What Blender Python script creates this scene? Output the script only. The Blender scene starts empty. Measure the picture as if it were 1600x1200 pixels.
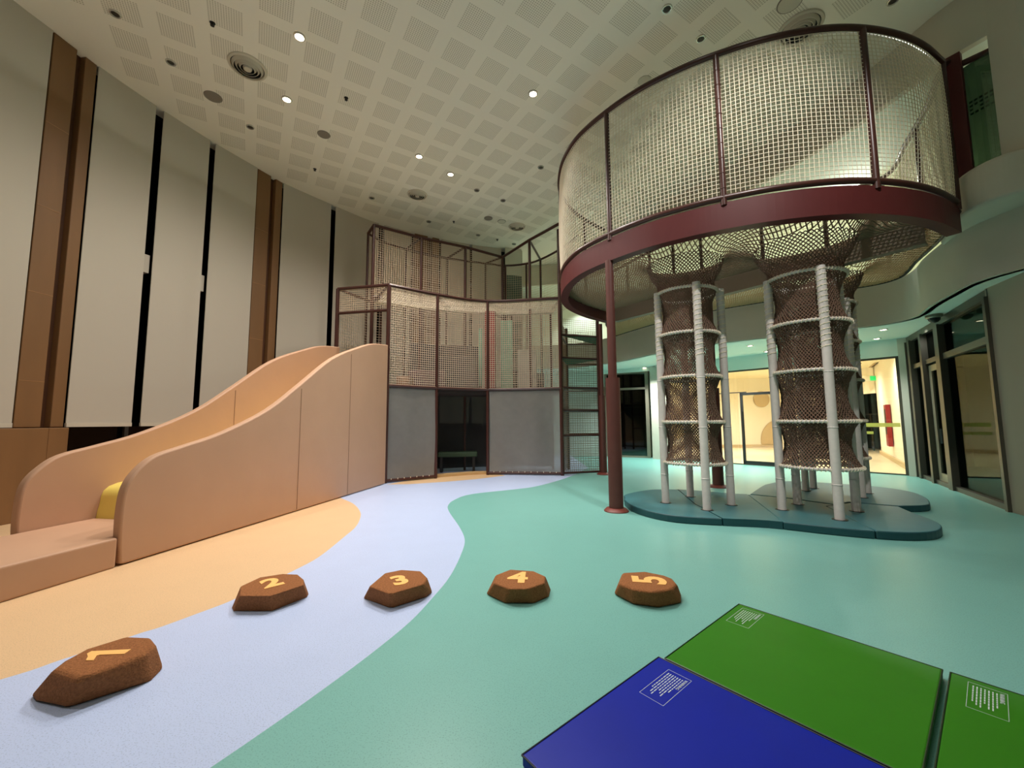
import bpy, bmesh, math, random
import numpy as np
from mathutils import Vector, Matrix
from mathutils.geometry import delaunay_2d_cdt
random.seed(7)
SC = bpy.context.scene
COL = SC.collection
pi = math.pi

# ------------------------------------------------------------------ camera
F_PX, PITCH, ROLL, CAM_H = 640.0, math.radians(5.27), math.radians(0.35), 1.40
fwd = Vector((0, math.cos(PITCH), math.sin(PITCH)))
rt0 = Vector((1, 0, 0)); up0 = rt0.cross(fwd)
rgt = math.cos(ROLL) * rt0 - math.sin(ROLL) * up0
upv = math.cos(ROLL) * up0 + math.sin(ROLL) * rt0
cd = bpy.data.cameras.new('camera'); cam = bpy.data.objects.new('camera', cd); COL.objects.link(cam)
cam.matrix_world = Matrix(((rgt.x, upv.x, -fwd.x, 0), (rgt.y, upv.y, -fwd.y, 0), (rgt.z, upv.z, -fwd.z, CAM_H), (0, 0, 0, 1)))
cd.sensor_fit = 'HORIZONTAL'; cd.sensor_width = 36.0; cd.lens = F_PX / 1600 * 36.0
cd.clip_start = 0.05; cd.clip_end = 200
SC.camera = cam

# ------------------------------------------------------------------ world, exposure
w = bpy.data.worlds.new('night'); SC.world = w; w.use_nodes = True
w.node_tree.nodes['Background'].inputs[0].default_value = (0.10, 0.12, 0.16, 1)
w.node_tree.nodes['Background'].inputs[1].default_value = 0.02
SC.view_settings.view_transform = 'Standard'; SC.view_settings.look = 'None'
SC.view_settings.gamma = 1; SC.view_settings.use_curve_mapping = False
SC.view_settings.exposure = 0.42
SC.cycles.diffuse_bounces = 6

# ------------------------------------------------------------------ lamps
def lamp(name, kind, loc, power, color, aim=None, size=0.1, spot=None, blend=0.6, parent=None):
    l = bpy.data.lights.new(name, kind); l.energy = power; l.color = color
    if kind == 'SPOT': l.spot_size = math.radians(spot); l.spot_blend = blend; l.shadow_soft_size = size
    if kind == 'POINT': l.shadow_soft_size = size
    if kind == 'AREA': l.shape = 'DISK'; l.size = size
    o = bpy.data.objects.new(name, l); COL.objects.link(o); o.location = loc
    if aim is not None:
        o.rotation_euler = (Vector(aim) - Vector(loc)).to_track_quat('-Z', 'Y').to_euler()
    if parent is not None: o.parent = parent
    return o
WARM = (1.0, 0.92, 0.83); NEUT = (1.0, 0.97, 0.92); COOL = (0.93, 1.0, 0.90)
CEIL = 7.6
# main hall downlights: (x, y, power, aim x, aim y, colour)
HALL = [(-3.39, 6.05, 500, -2.8, 5.6, WARM, 155), (-4.3, 7.33, 230, -3.4, 6.8, WARM, 155), (-2.14, 9.05, 360, -1.8, 8.4, WARM, 155),
        (-1.51, 9.75, 360, -0.8, 8.8, WARM, 140), (0.43, 7.23, 560, -0.9, 5.6, NEUT, 96),
        (-4.4, 2.2, 300, -4.0, 3.0, WARM, 155), (-1.2, 5.6, 540, -1.0, 5.9, NEUT, 115), (-1.8, -1.5, 50, -1.8, -1, NEUT, 150),
        (1.6, 2.6, 60, 1.6, 3.6, NEUT, 110), (2.2, 4.4, 200, 2.8, 5.6, NEUT, 90)]
for (x, y, p, ax, ay, c, sp) in HALL:
    lamp('hall_lamp', 'SPOT', (x, y, CEIL - 0.06), p, c, (ax, ay, 0), 0.12, sp, 1.0)
lamp('hall_lamp', 'SPOT', (2.6, 2.2, CEIL - 0.06), 620, NEUT, (3.6, 6.2, 3.2), 0.05, 62, 0.7)
# corridor lamp of the upper floor, behind the ring net
lamp('gallery_lamp', 'SPOT', (8.3, 9.4, 6.7), 330, COOL, (6.5, 7.9, 5.7), 0.06, 105, 0.6)
for (x, y, p) in [(8.4, 12.4, 420), (5.7, 15.4, 360), (10.2, 10.0, 300), (3.0, 16.4, 150)]:
    lamp('gallery_lamp', 'SPOT', (x, y, 6.72), p, COOL, (x, y, 0), 0.06, 100, 0.5)
# soffit lamps of the ground floor under the gallery
for (x, y, p) in [(8.3, 10.2, 200), (6.3, 12.4, 560), (4.6, 14.6, 480), (9.0, 8.9, 18)]:
    lamp('soffit_lamp', 'SPOT', (x, y, 3.40), p, (0.90, 1.0, 0.95), (x, y, 0), 0.05, 130, 0.8)
# lit room behind the rear glass
for (x, y, p) in [(8.4, 14.4, 330), (10.6, 18.2, 400), (10.6, 12.8, 260), (13.2, 16.6, 260), (7.8, 18.2, 330)]:
    lamp('room_lamp', 'SPOT', (x, y, 3.50), p, (1.0, 0.96, 0.90), (x, y, 0), 0.06, 165, 1.0)

# ------------------------------------------------------------------ materials
def s2l(c):
    return tuple(((v / 255) / 12.92 if v / 255 <= 0.04045 else (((v / 255) + 0.055) / 1.055) ** 2.4) for v in c)
MATS = {}
def mat(name, rgb, rough=0.5, metal=0.0, noise=0.0, scale=20.0, spec=0.5, bump=0.0, bscale=80.0, alpha=1.0, trans=0.0, stretch=None, coat=0.0):
    m = bpy.data.materials.new(name); m.use_nodes = True; nt = m.node_tree; b = nt.nodes['Principled BSDF']
    c = s2l(rgb); b.inputs['Base Color'].default_value = (*c, 1)
    b.inputs['Roughness'].default_value = rough; b.inputs['Metallic'].default_value = metal
    b.inputs['Specular IOR Level'].default_value = spec; b.inputs['Coat Weight'].default_value = coat
    if alpha < 1: b.inputs['Alpha'].default_value = alpha
    if trans > 0: b.inputs['Transmission Weight'].default_value = trans
    if noise > 0 or bump > 0:
        tc = nt.nodes.new('ShaderNodeTexCoord'); mp = nt.nodes.new('ShaderNodeMapping')
        nt.links.new(tc.outputs['Object'], mp.inputs[0])
        if stretch: mp.inputs['Scale'].default_value = stretch
    if noise > 0:
        n = nt.nodes.new('ShaderNodeTexNoise'); n.inputs['Scale'].default_value = scale; n.inputs['Detail'].default_value = 4
        nt.links.new(mp.outputs[0], n.inputs['Vector'])
        r = nt.nodes.new('ShaderNodeMapRange'); r.inputs[1].default_value = 0.25; r.inputs[2].default_value = 0.75
        r.inputs[3].default_value = 1 - noise; r.inputs[4].default_value = 1 + noise
        nt.links.new(n.outputs['Fac'], r.inputs[0])
        mx = nt.nodes.new('ShaderNodeVectorMath'); mx.operation = 'SCALE'; mx.inputs[0].default_value = c
        nt.links.new(r.outputs[0], mx.inputs['Scale']); nt.links.new(mx.outputs[0], b.inputs['Base Color'])
    if bump > 0:
        n2 = nt.nodes.new('ShaderNodeTexNoise'); n2.inputs['Scale'].default_value = bscale; n2.inputs['Detail'].default_value = 3
        nt.links.new(mp.outputs[0], n2.inputs['Vector'])
        bp = nt.nodes.new('ShaderNodeBump'); bp.inputs['Strength'].default_value = bump; bp.inputs['Distance'].default_value = 0.01
        nt.links.new(n2.outputs['Fac'], bp.inputs['Height']); nt.links.new(bp.outputs[0], b.inputs['Normal'])
    MATS[name] = m
    return m
def emis(name, rgb, strength):
    m = bpy.data.materials.new(name); m.use_nodes = True; b = m.node_tree.nodes['Principled BSDF']
    b.inputs['Base Color'].default_value = (*s2l(rgb), 1); b.inputs['Emission Color'].default_value = (*s2l(rgb), 1)
    b.inputs['Emission Strength'].default_value = strength
    return m
def glass(name, rgb, alpha, rough=0.03):
    m = bpy.data.materials.new(name); m.use_nodes = True; nt = m.node_tree; nt.nodes.remove(nt.nodes['Principled BSDF'])
    o = nt.nodes['Material Output']; t = nt.nodes.new('ShaderNodeBsdfTransparent'); t.inputs[0].default_value = (*s2l(rgb), 1)
    g = nt.nodes.new('ShaderNodeBsdfGlossy'); g.inputs['Roughness'].default_value = rough; g.inputs[0].default_value = (0.9, 1, 0.95, 1)
    x = nt.nodes.new('ShaderNodeMixShader'); x.inputs[0].default_value = alpha
    nt.links.new(t.outputs[0], x.inputs[1]); nt.links.new(g.outputs[0], x.inputs[2]); nt.links.new(x.outputs[0], o.inputs['Surface'])
    return m

def speckled(name, rgb):
    m = mat(name, rgb, rough=0.34, spec=0.35, noise=0.02, scale=3.0)
    nt = m.node_tree; b = nt.nodes['Principled BSDF']
    src = b.inputs['Base Color'].links[0].from_socket
    tc = nt.nodes.new('ShaderNodeTexCoord')
    n = nt.nodes.new('ShaderNodeTexNoise'); n.inputs['Scale'].default_value = 150; n.inputs['Detail'].default_value = 2
    nt.links.new(tc.outputs['Object'], n.inputs['Vector'])
    r = nt.nodes.new('ShaderNodeValToRGB'); e = r.color_ramp.elements
    e[0].position = 0.34; e[0].color = (0.45, 0.5, 0.5, 1); e[1].position = 0.43; e[1].color = (1, 1, 1, 1)
    e2 = r.color_ramp.elements.new(0.66); e2.color = (1, 1, 1, 1); e3 = r.color_ramp.elements.new(0.74); e3.color = (1.0, 1.0, 1.0, 1)
    nt.links.new(n.outputs['Fac'], r.inputs[0])
    mx = nt.nodes.new('ShaderNodeMix'); mx.data_type = 'RGBA'; mx.blend_type = 'MULTIPLY'; mx.inputs[0].default_value = 0.55
    nt.links.new(src, mx.inputs[6]); nt.links.new(r.outputs[0], mx.inputs[7]); nt.links.new(mx.outputs[2], b.inputs['Base Color'])
    return m
M_BLUE = speckled('vinyl_blue', (190, 204, 238)); M_TEAL = speckled('vinyl_teal', (122, 180, 172)); M_SAND = speckled('vinyl_sand', (226, 190, 148))
M_WALL = mat('plaster_white', (206, 200, 184), 0.8, noise=0.02, scale=3, spec=0.2)
M_SOFFIT = mat('soffit_paint', (226, 236, 226), 0.8, spec=0.2)
M_CREAM = mat('cream_wall', (246, 238, 220), 0.8, spec=0.2)
M_TAN = mat('tan_circle', (205, 182, 145), 0.8, spec=0.2)
M_BEIGEFLOOR = mat('beige_floor', (225, 210, 180), 0.35, noise=0.04, scale=5)
M_BLIND = mat('blind_fabric', (196, 188, 174), 0.85, bump=0.08, bscale=300, spec=0.15)
M_BLINDBAR = mat('blind_bar', (205, 196, 178), 0.5)
M_WOOD = mat('brown_cladding', (128, 92, 56), 0.55, noise=0.12, scale=2.5, stretch=(1, 1, 0.15))
M_WOODD = mat('brown_recess', (84, 50, 26), 0.6, noise=0.1, scale=2.5, stretch=(1, 1, 0.15))
M_SEAM = mat('cladding_seam', (170, 125, 80), 0.6)
M_BLACKGL = mat('night_glass', (8, 10, 14), 0.06, spec=0.5)
M_FRAMEGR = mat('grey_window_frame', (70, 68, 64), 0.45, metal=0.3)
M_TUBE = mat('maroon_tube', (68, 36, 30), 0.32, noise=0.06, scale=6)
M_BEAM = mat('maroon_beam', (84, 32, 32), 0.5, spec=0.3, noise=0.05, scale=4)
M_UNDER = mat('beam_underside', (120, 104, 84), 0.6)
M_POST = mat('maroon_post', (86, 42, 34), 0.55, noise=0.08, scale=8)
M_ROPE = mat('cream_rope', (232, 220, 196), 0.85)
M_ROPE2 = mat('beige_rope', (214, 192, 168), 0.85)
M_ROPED = mat('brown_rope', (134, 110, 86), 0.9)
M_KNIT = mat('brown_knit', (114, 88, 72), 0.9)
M_POLE = mat('white_pole', (214, 206, 200), 0.5, noise=0.05, scale=20)
M_SLIDE = mat('tan_vinyl', (192, 152, 124), 0.55, noise=0.03, scale=2, bump=0.3, bscale=3.5, spec=0.3)
M_SLIDEY = mat('yellow_slide', (236, 214, 110), 0.25)
M_CORK = mat('brown_cork', (150, 98, 62), 0.95, noise=0.3, scale=90, bump=0.6, bscale=160, spec=0.15)
M_NUM = mat('pale_orange_numeral', (250, 190, 110), 0.8, noise=0.05, scale=90)
M_GREEN = mat('green_vinyl', (50, 122, 18), 0.4, spec=0.25, noise=0.04, scale=4, bump=0.05, bscale=10)
M_BLUEV = mat('blue_vinyl', (10, 32, 158), 0.4, spec=0.25, noise=0.05, scale=4, bump=0.05, bscale=10)
M_EDGE = mat('dark_mat_edge', (14, 18, 40), 0.5)
M_EDGEG = mat('dark_green_edge', (14, 44, 12), 0.5)
M_PRINT = mat('white_print', (205, 215, 220), 0.6)
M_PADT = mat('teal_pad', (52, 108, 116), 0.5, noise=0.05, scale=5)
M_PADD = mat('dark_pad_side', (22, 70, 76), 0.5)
M_ALU = mat('aluminium_frame', (150, 142, 125), 0.35, metal=0.5)
M_ALUD = mat('bronze_frame', (88, 82, 72), 0.4, metal=0.4)
M_DARK = mat('black_metal', (28, 26, 24), 0.5)
M_CLEAR = glass('clear_glass', (250, 252, 246), 0.05)
M_TINT = glass('tinted_glass', (130, 150, 135), 0.07)
M_RAILGL = glass('green_glass', (128, 146, 134), 0.06)
M_GREYNET = mat('grey_mesh_fabric', (138, 134, 128), 0.8, noise=0.06, scale=6, alpha=0.72)
M_DECK = mat('dark_deck', (60, 48, 42), 0.8)
M_GREENNET = mat('green_deck_mesh', (38, 96, 66), 0.8, noise=0.3, scale=60)
M_RED = mat('red_vinyl', (150, 30, 34), 0.5)
M_MINT = mat('mint_panel', (140, 190, 160), 0.5)
M_SPK = mat('grey_grille', (135, 126, 115), 0.8)
M_CHROME = mat('lamp_trim', (225, 220, 210), 0.25, metal=0.6)
M_LAMPON = emis('lamp_glow', (255, 238, 205), 14.0)
M_LAMPOFF = mat('lamp_dark', (60, 52, 44), 0.3, metal=0.4)
M_YEL = mat('yellow_band', (214, 204, 96), 0.6, alpha=0.75)
M_EXIT = emis('exit_green', (40, 200, 110), 0.6)
M_NICHE = mat('night_dark', (20, 22, 22), 0.6)

# perforated ceiling
def ceiling_mat():
    m = bpy.data.materials.new('perforated_plaster'); m.use_nodes = True; nt = m.node_tree; b = nt.nodes['Principled BSDF']
    b.inputs['Roughness'].default_value = 0.85; b.inputs['Specular IOR Level'].default_value = 0.15
    N = nt.nodes.new; L = nt.links.new
    def M(op, a, b2=None, c=None):
        n = N('ShaderNodeMath'); n.operation = op
        for i, v in enumerate((a, b2, c)):
            if v is None: continue
            if isinstance(v, (int, float)): n.inputs[i].default_value = v
            else: L(v, n.inputs[i])
        return n.outputs[0]
    tc = N('ShaderNodeTexCoord'); sp = N('ShaderNodeSeparateXYZ'); L(tc.outputs['Object'], sp.inputs[0])
    X, Y = sp.outputs[0], sp.outputs[1]
    pt = 0.6585; an = math.radians(32.4); ox, oy = -1.231, 6.946
    ca, sa = math.cos(an) / pt, math.sin(an) / pt
    dx = M('SUBTRACT', X, ox); dy = M('SUBTRACT', Y, oy)
    u = M('ADD', M('ADD', M('MULTIPLY', dx, ca), M('MULTIPLY', dy, sa)), 100.5)
    v = M('ADD', M('ADD', M('MULTIPLY', dx, -sa), M('MULTIPLY', dy, ca)), 100.5)
    fu, fv = M('FRACT', u), M('FRACT', v)
    hw = 0.345
    def inside(f): return M('LESS_THAN', M('ABSOLUTE', M('SUBTRACT', f, 0.5)), hw)
    panel = M('MULTIPLY', inside(fu), inside(fv))
    K = 14 / (2 * hw)
    def dot(f): return M('SUBTRACT', M('FRACT', M('MULTIPLY', M('SUBTRACT', f, 0.5 - hw), K)), 0.5)
    du, dv = dot(fu), dot(fv)
    hole = M('LESS_THAN', M('MAXIMUM', M('ABSOLUTE', du), M('ABSOLUTE', dv)), 0.24)
    # plain margin along the curved edge and along the gallery
    cu = M('SUBTRACT', M('FLOOR', u), 100.0); cv = M('SUBTRACT', M('FLOOR', v), 100.0)
    c_, s_ = math.cos(an) * pt, math.sin(an) * pt
    X = M('ADD', M('SUBTRACT', M('MULTIPLY', cu, c_), M('MULTIPLY', cv, s_)), ox)
    Y = M('ADD', M('ADD', M('MULTIPLY', cu, s_), M('MULTIPLY', cv, c_)), oy)
    dist = M('SQRT', M('ADD', M('POWER', M('SUBTRACT', X, 1.2), 2.0), M('POWER', M('SUBTRACT', Y, 5.95), 2.0)))
    inz = M('MULTIPLY', M('LESS_THAN', dist, 7.85), M('LESS_THAN', X, 5.6))
    fac = M('MULTIPLY', M('MULTIPLY', panel, hole), inz)
    base = N('ShaderNodeMix'); base.data_type = 'RGBA'
    pm = M('MULTIPLY', panel, inz)
    base.inputs[6].default_value = (*s2l((244, 238, 224)), 1); base.inputs[7].default_value = (*s2l((240, 234, 220)), 1); L(pm, base.inputs[0])
    mx = N('ShaderNodeMix'); mx.data_type = 'RGBA'; L(fac, mx.inputs[0]); L(base.outputs[2], mx.inputs[6])
    mx.inputs[7].default_value = (*s2l((186, 178, 160)), 1)
    L(mx.outputs[2], b.inputs['Base Color'])
    return m
M_CEIL = ceiling_mat()

# ------------------------------------------------------------------ mesh helpers
class MB:
    def __init__(s): s.v = []; s.f = []; s.mi = []
    def add(s, v, f, mi=0):
        k = len(s.v); s.v += [tuple(p) for p in v]; s.f += [tuple(i + k for i in q) for q in f]; s.mi += [mi] * len(f); return s
    def box(s, c, size, rz=0, mi=0):
        hx, hy, hz = size[0] / 2, size[1] / 2, size[2] / 2; C, S = math.cos(rz), math.sin(rz); v = []
        for z in (-hz, hz):
            for x, y in ((-hx, -hy), (hx, -hy), (hx, hy), (-hx, hy)):
                v.append((c[0] + x * C - y * S, c[1] + x * S + y * C, c[2] + z))
        return s.add(v, [(3, 2, 1, 0), (4, 5, 6, 7), (0, 1, 5, 4), (1, 2, 6, 5), (2, 3, 7, 6), (3, 0, 4, 7)], mi)
    def slab(s, a, b, z0, z1, t, mi=0):      # upright slab from plan point a to b, thickness t
        a = Vector(a); b = Vector(b); m = (a + b) / 2; d = b - a
        return s.box((m.x, m.y, (z0 + z1) / 2), (d.length, t, z1 - z0), math.atan2(d.y, d.x), mi)
    def prism(s, poly, z0, z1, mi=0, mtop=None):
        n = len(poly)
        if sum(poly[i][0] * poly[(i + 1) % n][1] - poly[(i + 1) % n][0] * poly[i][1] for i in range(n)) < 0: poly = poly[::-1]
        v = [(x, y, z0) for x, y in poly] + [(x, y, z1) for x, y in poly]
        s.add(v, [(i, (i + 1) % n, n + (i + 1) % n, n + i) for i in range(n)], mi)
        k = len(s.v) - 2 * n
        s.f.append(tuple(range(k + n - 1, k - 1, -1))); s.mi.append(mi)
        s.f.append(tuple(range(k + n, k + 2 * n))); s.mi.append(mi if mtop is None else mtop); return s
    def tube(s, pts, r, n=8, closed=False, mi=0, caps=True):
        P = [Vector(p) for p in pts]; m = len(P); v = []; f = []; prev = None
        for i, p in enumerate(P):
            if closed: t = P[(i + 1) % m] - P[i - 1]
            else: t = P[min(i + 1, m - 1)] - P[max(i - 1, 0)]
            t.normalize()
            ref = prev if prev is not None else (Vector((0, 0, 1)) if abs(t.z) < 0.9 else Vector((1, 0, 0)))
            a = ref - t * ref.dot(t)
            if a.length < 1e-5: a = t.orthogonal()
            a.normalize(); prev = a; b = t.cross(a)
            rr = r[i] if isinstance(r, (list, tuple)) else r
            for k in range(n):
                an = 2 * pi * k / n; v.append(p + (a * math.cos(an) + b * math.sin(an)) * rr)
        for i in range(m if closed else m - 1):
            j = (i + 1) % m
            for k in range(n): f.append((i * n + k, i * n + (k + 1) % n, j * n + (k + 1) % n, j * n + k))
        if not closed and caps: f += [tuple(range(n - 1, -1, -1)), tuple((m - 1) * n + k for k in range(n))]
        return s.add(v, f, mi)
    def lathe(s, c, prof, n=24, mi=0, caps=False):
        v = []; f = []
        for r, z in prof:
            for k in range(n): v.append((c[0] + r * math.cos(2 * pi * k / n), c[1] + r * math.sin(2 * pi * k / n), c[2] + z))
        for i in range(len(prof) - 1):
            for k in range(n): f.append((i * n + k, i * n + (k + 1) % n, (i + 1) * n + (k + 1) % n, (i + 1) * n + k))
        if caps: f += [tuple(range(n - 1, -1, -1)), tuple((len(prof) - 1) * n + k for k in range(n))]
        return s.add(v, f, mi)
    def build(s, name, mats, parent=None, smooth=False, bevel=0.0, seg=2):
        me = bpy.data.meshes.new(name); me.from_pydata(s.v, [], s.f)
        if not isinstance(mats, (list, tuple)): mats = [mats]
        for m in mats: me.materials.append(m)
        if len(mats) > 1: me.polygons.foreach_set('material_index', s.mi)
        if smooth: me.polygons.foreach_set('use_smooth', [True] * len(s.f))
        me.update()
        o = bpy.data.objects.new(name, me); COL.objects.link(o)
        if parent is not None:
            o.parent = parent; o.matrix_parent_inverse = parent.matrix_basis.inverted()
        if bevel > 0:
            b = o.modifiers.new('bevel', 'BEVEL'); b.width = bevel; b.segments = seg; b.limit_method = 'ANGLE'; b.angle_limit = math.radians(30)
        if smooth:
            try: me.set_sharp_from_angle(angle=math.radians(40))
            except Exception: pass
        return o

def netmesh(name, G, r, m, parent=None, closed_u=False, diag=False, sides=4):
    """G: array (rows, cols, 3) of knot positions; ropes along rows and columns (or both diagonals)."""
    G = np.asarray(G, float); R, Cn = G.shape[:2]
    du = np.gradient(G, axis=1); dv = np.gradient(G, axis=0); nn = np.cross(du, dv)
    nn /= (np.linalg.norm(nn, axis=2, keepdims=True) + 1e-9)
    lines = []
    if not diag:
        for i in range(R):
            idx = [(i, j) for j in range(Cn)] + ([(i, 0)] if closed_u else []); lines.append(idx)
        for j in range(Cn): lines.append([(i, j) for i in range(R)])
    else:
        for d in (1, -1):
            rng = range(0, Cn, 2) if closed_u else range(-R, Cn + R, 2)
            for j0 in rng:
                idx = [(i, j0 + d * i) for i in range(R)]
                if closed_u: idx = [(i, j % Cn) for i, j in idx]; lines.append(idx)
                else:
                    run = []
                    for i, j in idx:
                        if 0 <= j < Cn: run.append((i, j))
                    if len(run) > 1: lines.append(run)
    V = []; Fc = []; k = 0
    for idx in lines:
        I = np.array(idx); P = G[I[:, 0], I[:, 1]]; Nn = nn[I[:, 0], I[:, 1]]
        T = np.gradient(P, axis=0); T /= (np.linalg.norm(T, axis=1, keepdims=True) + 1e-9)
        Bn = np.cross(T, Nn); Bn /= (np.linalg.norm(Bn, axis=1, keepdims=True) + 1e-9)
        m_ = len(P)
        ring = np.stack([P + r * (math.cos(2 * pi * q / sides) * Nn + math.sin(2 * pi * q / sides) * Bn) for q in range(sides)], 1)
        V.append(ring.reshape(-1, 3))
        a = np.arange(m_ - 1)[:, None] * sides + np.arange(sides)[None]; b = np.arange(m_ - 1)[:, None] * sides + (np.arange(sides)[None] + 1) % sides
        Fc.append((np.stack([a, b, b + sides, a + sides], -1).reshape(-1, 4)) + k); k += m_ * sides
    V = np.concatenate(V); Fc = np.concatenate(Fc)
    me = bpy.data.meshes.new(name); me.vertices.add(len(V)); me.vertices.foreach_set('co', V.astype('f').ravel())
    me.loops.add(Fc.size); me.loops.foreach_set('vertex_index', Fc.astype('i').ravel())
    me.polygons.add(len(Fc)); me.polygons.foreach_set('loop_start', (np.arange(len(Fc)) * 4).astype('i'))
    try: me.polygons.foreach_set('loop_total', np.full(len(Fc), 4, 'i'))
    except Exception: pass
    me.update(calc_edges=True); me.validate(); me.materials.append(m)
    o = bpy.data.objects.new(name, me); COL.objects.link(o)
    if parent is not None: o.parent = parent; o.matrix_parent_inverse = parent.matrix_basis.inverted()
    return o

def resample(pts, step, closed=False):
    P = [np.array(p, float) for p in pts]
    if closed: P.append(P[0])
    L = [0]
    for a, b in zip(P, P[1:]): L.append(L[-1] + np.linalg.norm(b - a))
    n = max(2, int(round(L[-1] / step)) + 1); out = []
    for s in np.linspace(0, L[-1], n):
        i = min(np.searchsorted(L, s, side='right') - 1, len(P) - 2); t = (s - L[i]) / max(L[i + 1] - L[i], 1e-9)
        out.append(P[i] * (1 - t) + P[i + 1] * t)
    return out
def crom(pts, sub=6):
    P = [np.array(p, float) for p in pts]; Q = [2 * P[0] - P[1]] + P + [2 * P[-1] - P[-2]]; out = []
    for i in range(1, len(Q) - 2):
        for k in range(sub):
            t = k / sub; a, b, c, d = Q[i - 1], Q[i], Q[i + 1], Q[i + 2]
            out.append(0.5 * ((2 * b) + (c - a) * t + (2 * a - 5 * b + 4 * c - d) * t * t + (3 * b - a - 3 * c + d) * t ** 3))
    out.append(Q[-2]); return [tuple(p) for p in out]
def z3(pts, z): return [(p[0], p[1], z) for p in pts]
def wallnet(name, plan, z0, z1, pitch, r, m, parent, bulge=0.0):
    P = resample(plan, pitch); nz = max(2, int(round((z1 - z0) / pitch)) + 1); n = len(P)
    G = np.zeros((nz, n, 3))
    for j, p in enumerate(P):
        for i in range(nz):
            G[i, j] = (p[0], p[1], z0 + (z1 - z0) * i / (nz - 1))
    if bulge:
        t = np.gradient(np.array(P)[:, :2], axis=0); t /= np.linalg.norm(t, axis=1, keepdims=True)
        for j in range(n):
            for i in range(nz):
                k = bulge * math.sin(pi * i / (nz - 1)) * (0.6 + 0.4 * math.sin(j * 0.21))
                G[i, j, 0] += t[j][1] * k; G[i, j, 1] -= t[j][0] * k
    return netmesh(name, G, r, m, parent)
def inpoly(x, y, poly):
    c = False; n = len(poly); j = n - 1
    for i in range(n):
        xi, yi = poly[i][0], poly[i][1]; xj, yj = poly[j][0], poly[j][1]
        if (yi > y) != (yj > y) and x < (xj - xi) * (y - yi) / (yj - yi) + xi: c = not c
        j = i
    return c

def empty(name, loc, rz=0):
    o = bpy.data.objects.new(name, None); COL.objects.link(o); o.location = loc; o.rotation_euler = (0, 0, rz); o.empty_display_size = 0.2
    return o
def tag(o, label=None, cat=None, group=None, kind=None):
    if label: o['label'] = label
    if cat: o['category'] = cat
    if group: o['group'] = group
    if kind: o['kind'] = kind
    return o
def struct(o): o['kind'] = 'structure'; return o
def thing(name, loc, label, cat, group=None, rz=0): return tag(empty(name, loc, rz), label, cat, group)
def at(x, y, z=0.0):          # measured image point -> point on the horizontal plane z
    d = fwd + rgt * ((x - 800) / F_PX) - upv * ((y - 600) / F_PX); t = (z - CAM_H) / d.z
    return (d.x * t, d.y * t, z)

# ================================================================== SETTING
# ---- plans
WALL = [(-6.6, -4.0), (-7.1, -1.0), (-7.3, 2.0), (-7.3, 4.5), (-7.26, 5.46), (-7.19, 5.95), (-7.13, 6.56), (-6.9, 7.49), (-6.55, 8.53), (-6.14, 9.47),
        (-5.88, 10.07), (-5.05, 11.2), (-4.28, 12.13), (-3.3, 12.85), (-2.2, 13.48), (-1.1, 13.95), (0.0, 14.3), (0.4, 14.4)]
BULK = [(0.4, 15.9), (2.0, 15.7), (2.9, 15.0), (3.63, 14.1), (4.39, 12.33), (5.3, 10.95), (6.36, 10.0), (7.35, 9.25), (7.95, 8.8), (8.15, 8.35), (8.0, 7.9), (7.65, 7.37), (7.33, 6.78),
        (7.0, 6.1), (6.98, 5.5), (7.2, 4.9), (7.6, 4.2), (7.8, 2.5), (7.9, -4)]
BULK_S = crom(BULK, 5)
RW = [(10.0, 10.25), (9.39, 10.9), (7.88, 12.46), (6.98, 13.35), (5.62, 15.1)]     # rear wall line, right to left
# ---- floor: one mesh, three vinyl colours
FL = [(-9, -5), (14, -5), (14, 8), (10.2, 10.3), (5.6, 15.2), (5.2, 16.4), (3.5, 17.2), (-9, 17.2)]
sand = [at(*p)[:2] for p in [(0, 1062), (50, 1047), (92, 1032), (160, 1010), (220, 989), (250, 980), (310, 958), (360, 939), (410, 915), (460, 891), (500, 869), (540, 837),
        (555, 824), (562, 812), (563, 800), (552, 787), (532, 778)]]
sand = crom(sand, 4) + [(-3.6, 9.0), (-5, 11), (-8.6, 11), (-8.6, 1.2)]
teal = [at(*p)[:2] for p in [(328, 1200), (400, 1151), (487, 1090), (575, 1025), (640, 972), (675, 935), (704, 899), (722, 862), (726, 842), (717, 822), (702, 800), (700, 790), (710, 781),
        (737, 772), (800, 765), (837, 760), (875, 750), (900, 741)]]
teal = [(-2.6, -0.4)] + crom(teal, 4) + [(2.3, 12.6), (2.4, 16.9), (3.6, 17.1), (5.3, 16.3), (5.65, 15.0), (10.0, 10.3), (13.8, 7.9), (13.8, -4.8), (-2.8, -4.8), (-2.9, -1.6)]
sand2 = [at(*p)[:2] for p in [(604, 757), (640, 756.5), (700, 752.5), (745, 748.5), (790, 743), (763, 738), (700, 742), (640, 750)]]
polys = [FL, sand, teal, sand2]; verts = []; edges = []
for pl in polys:
    k = len(verts); verts += [Vector((p[0], p[1])) for p in pl]; edges += [(k + i, k + (i + 1) % len(pl)) for i in range(len(pl))]
vo, eo, fo, *_ = delaunay_2d_cdt(verts, edges, [], 1, 1e-4)
mb = MB(); mb.v = [(v.x, v.y, 0.0) for v in vo]
for f in fo:
    cx = sum(vo[i].x for i in f) / 3; cy = sum(vo[i].y for i in f) / 3
    mi = 0
    if inpoly(cx, cy, teal): mi = 1
    elif inpoly(cx, cy, sand) or inpoly(cx, cy, sand2): mi = 2
    mb.f.append(tuple(f)); mb.mi.append(mi)
struct(mb.build('floor', [M_BLUE, M_TEAL, M_SAND]))
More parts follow.
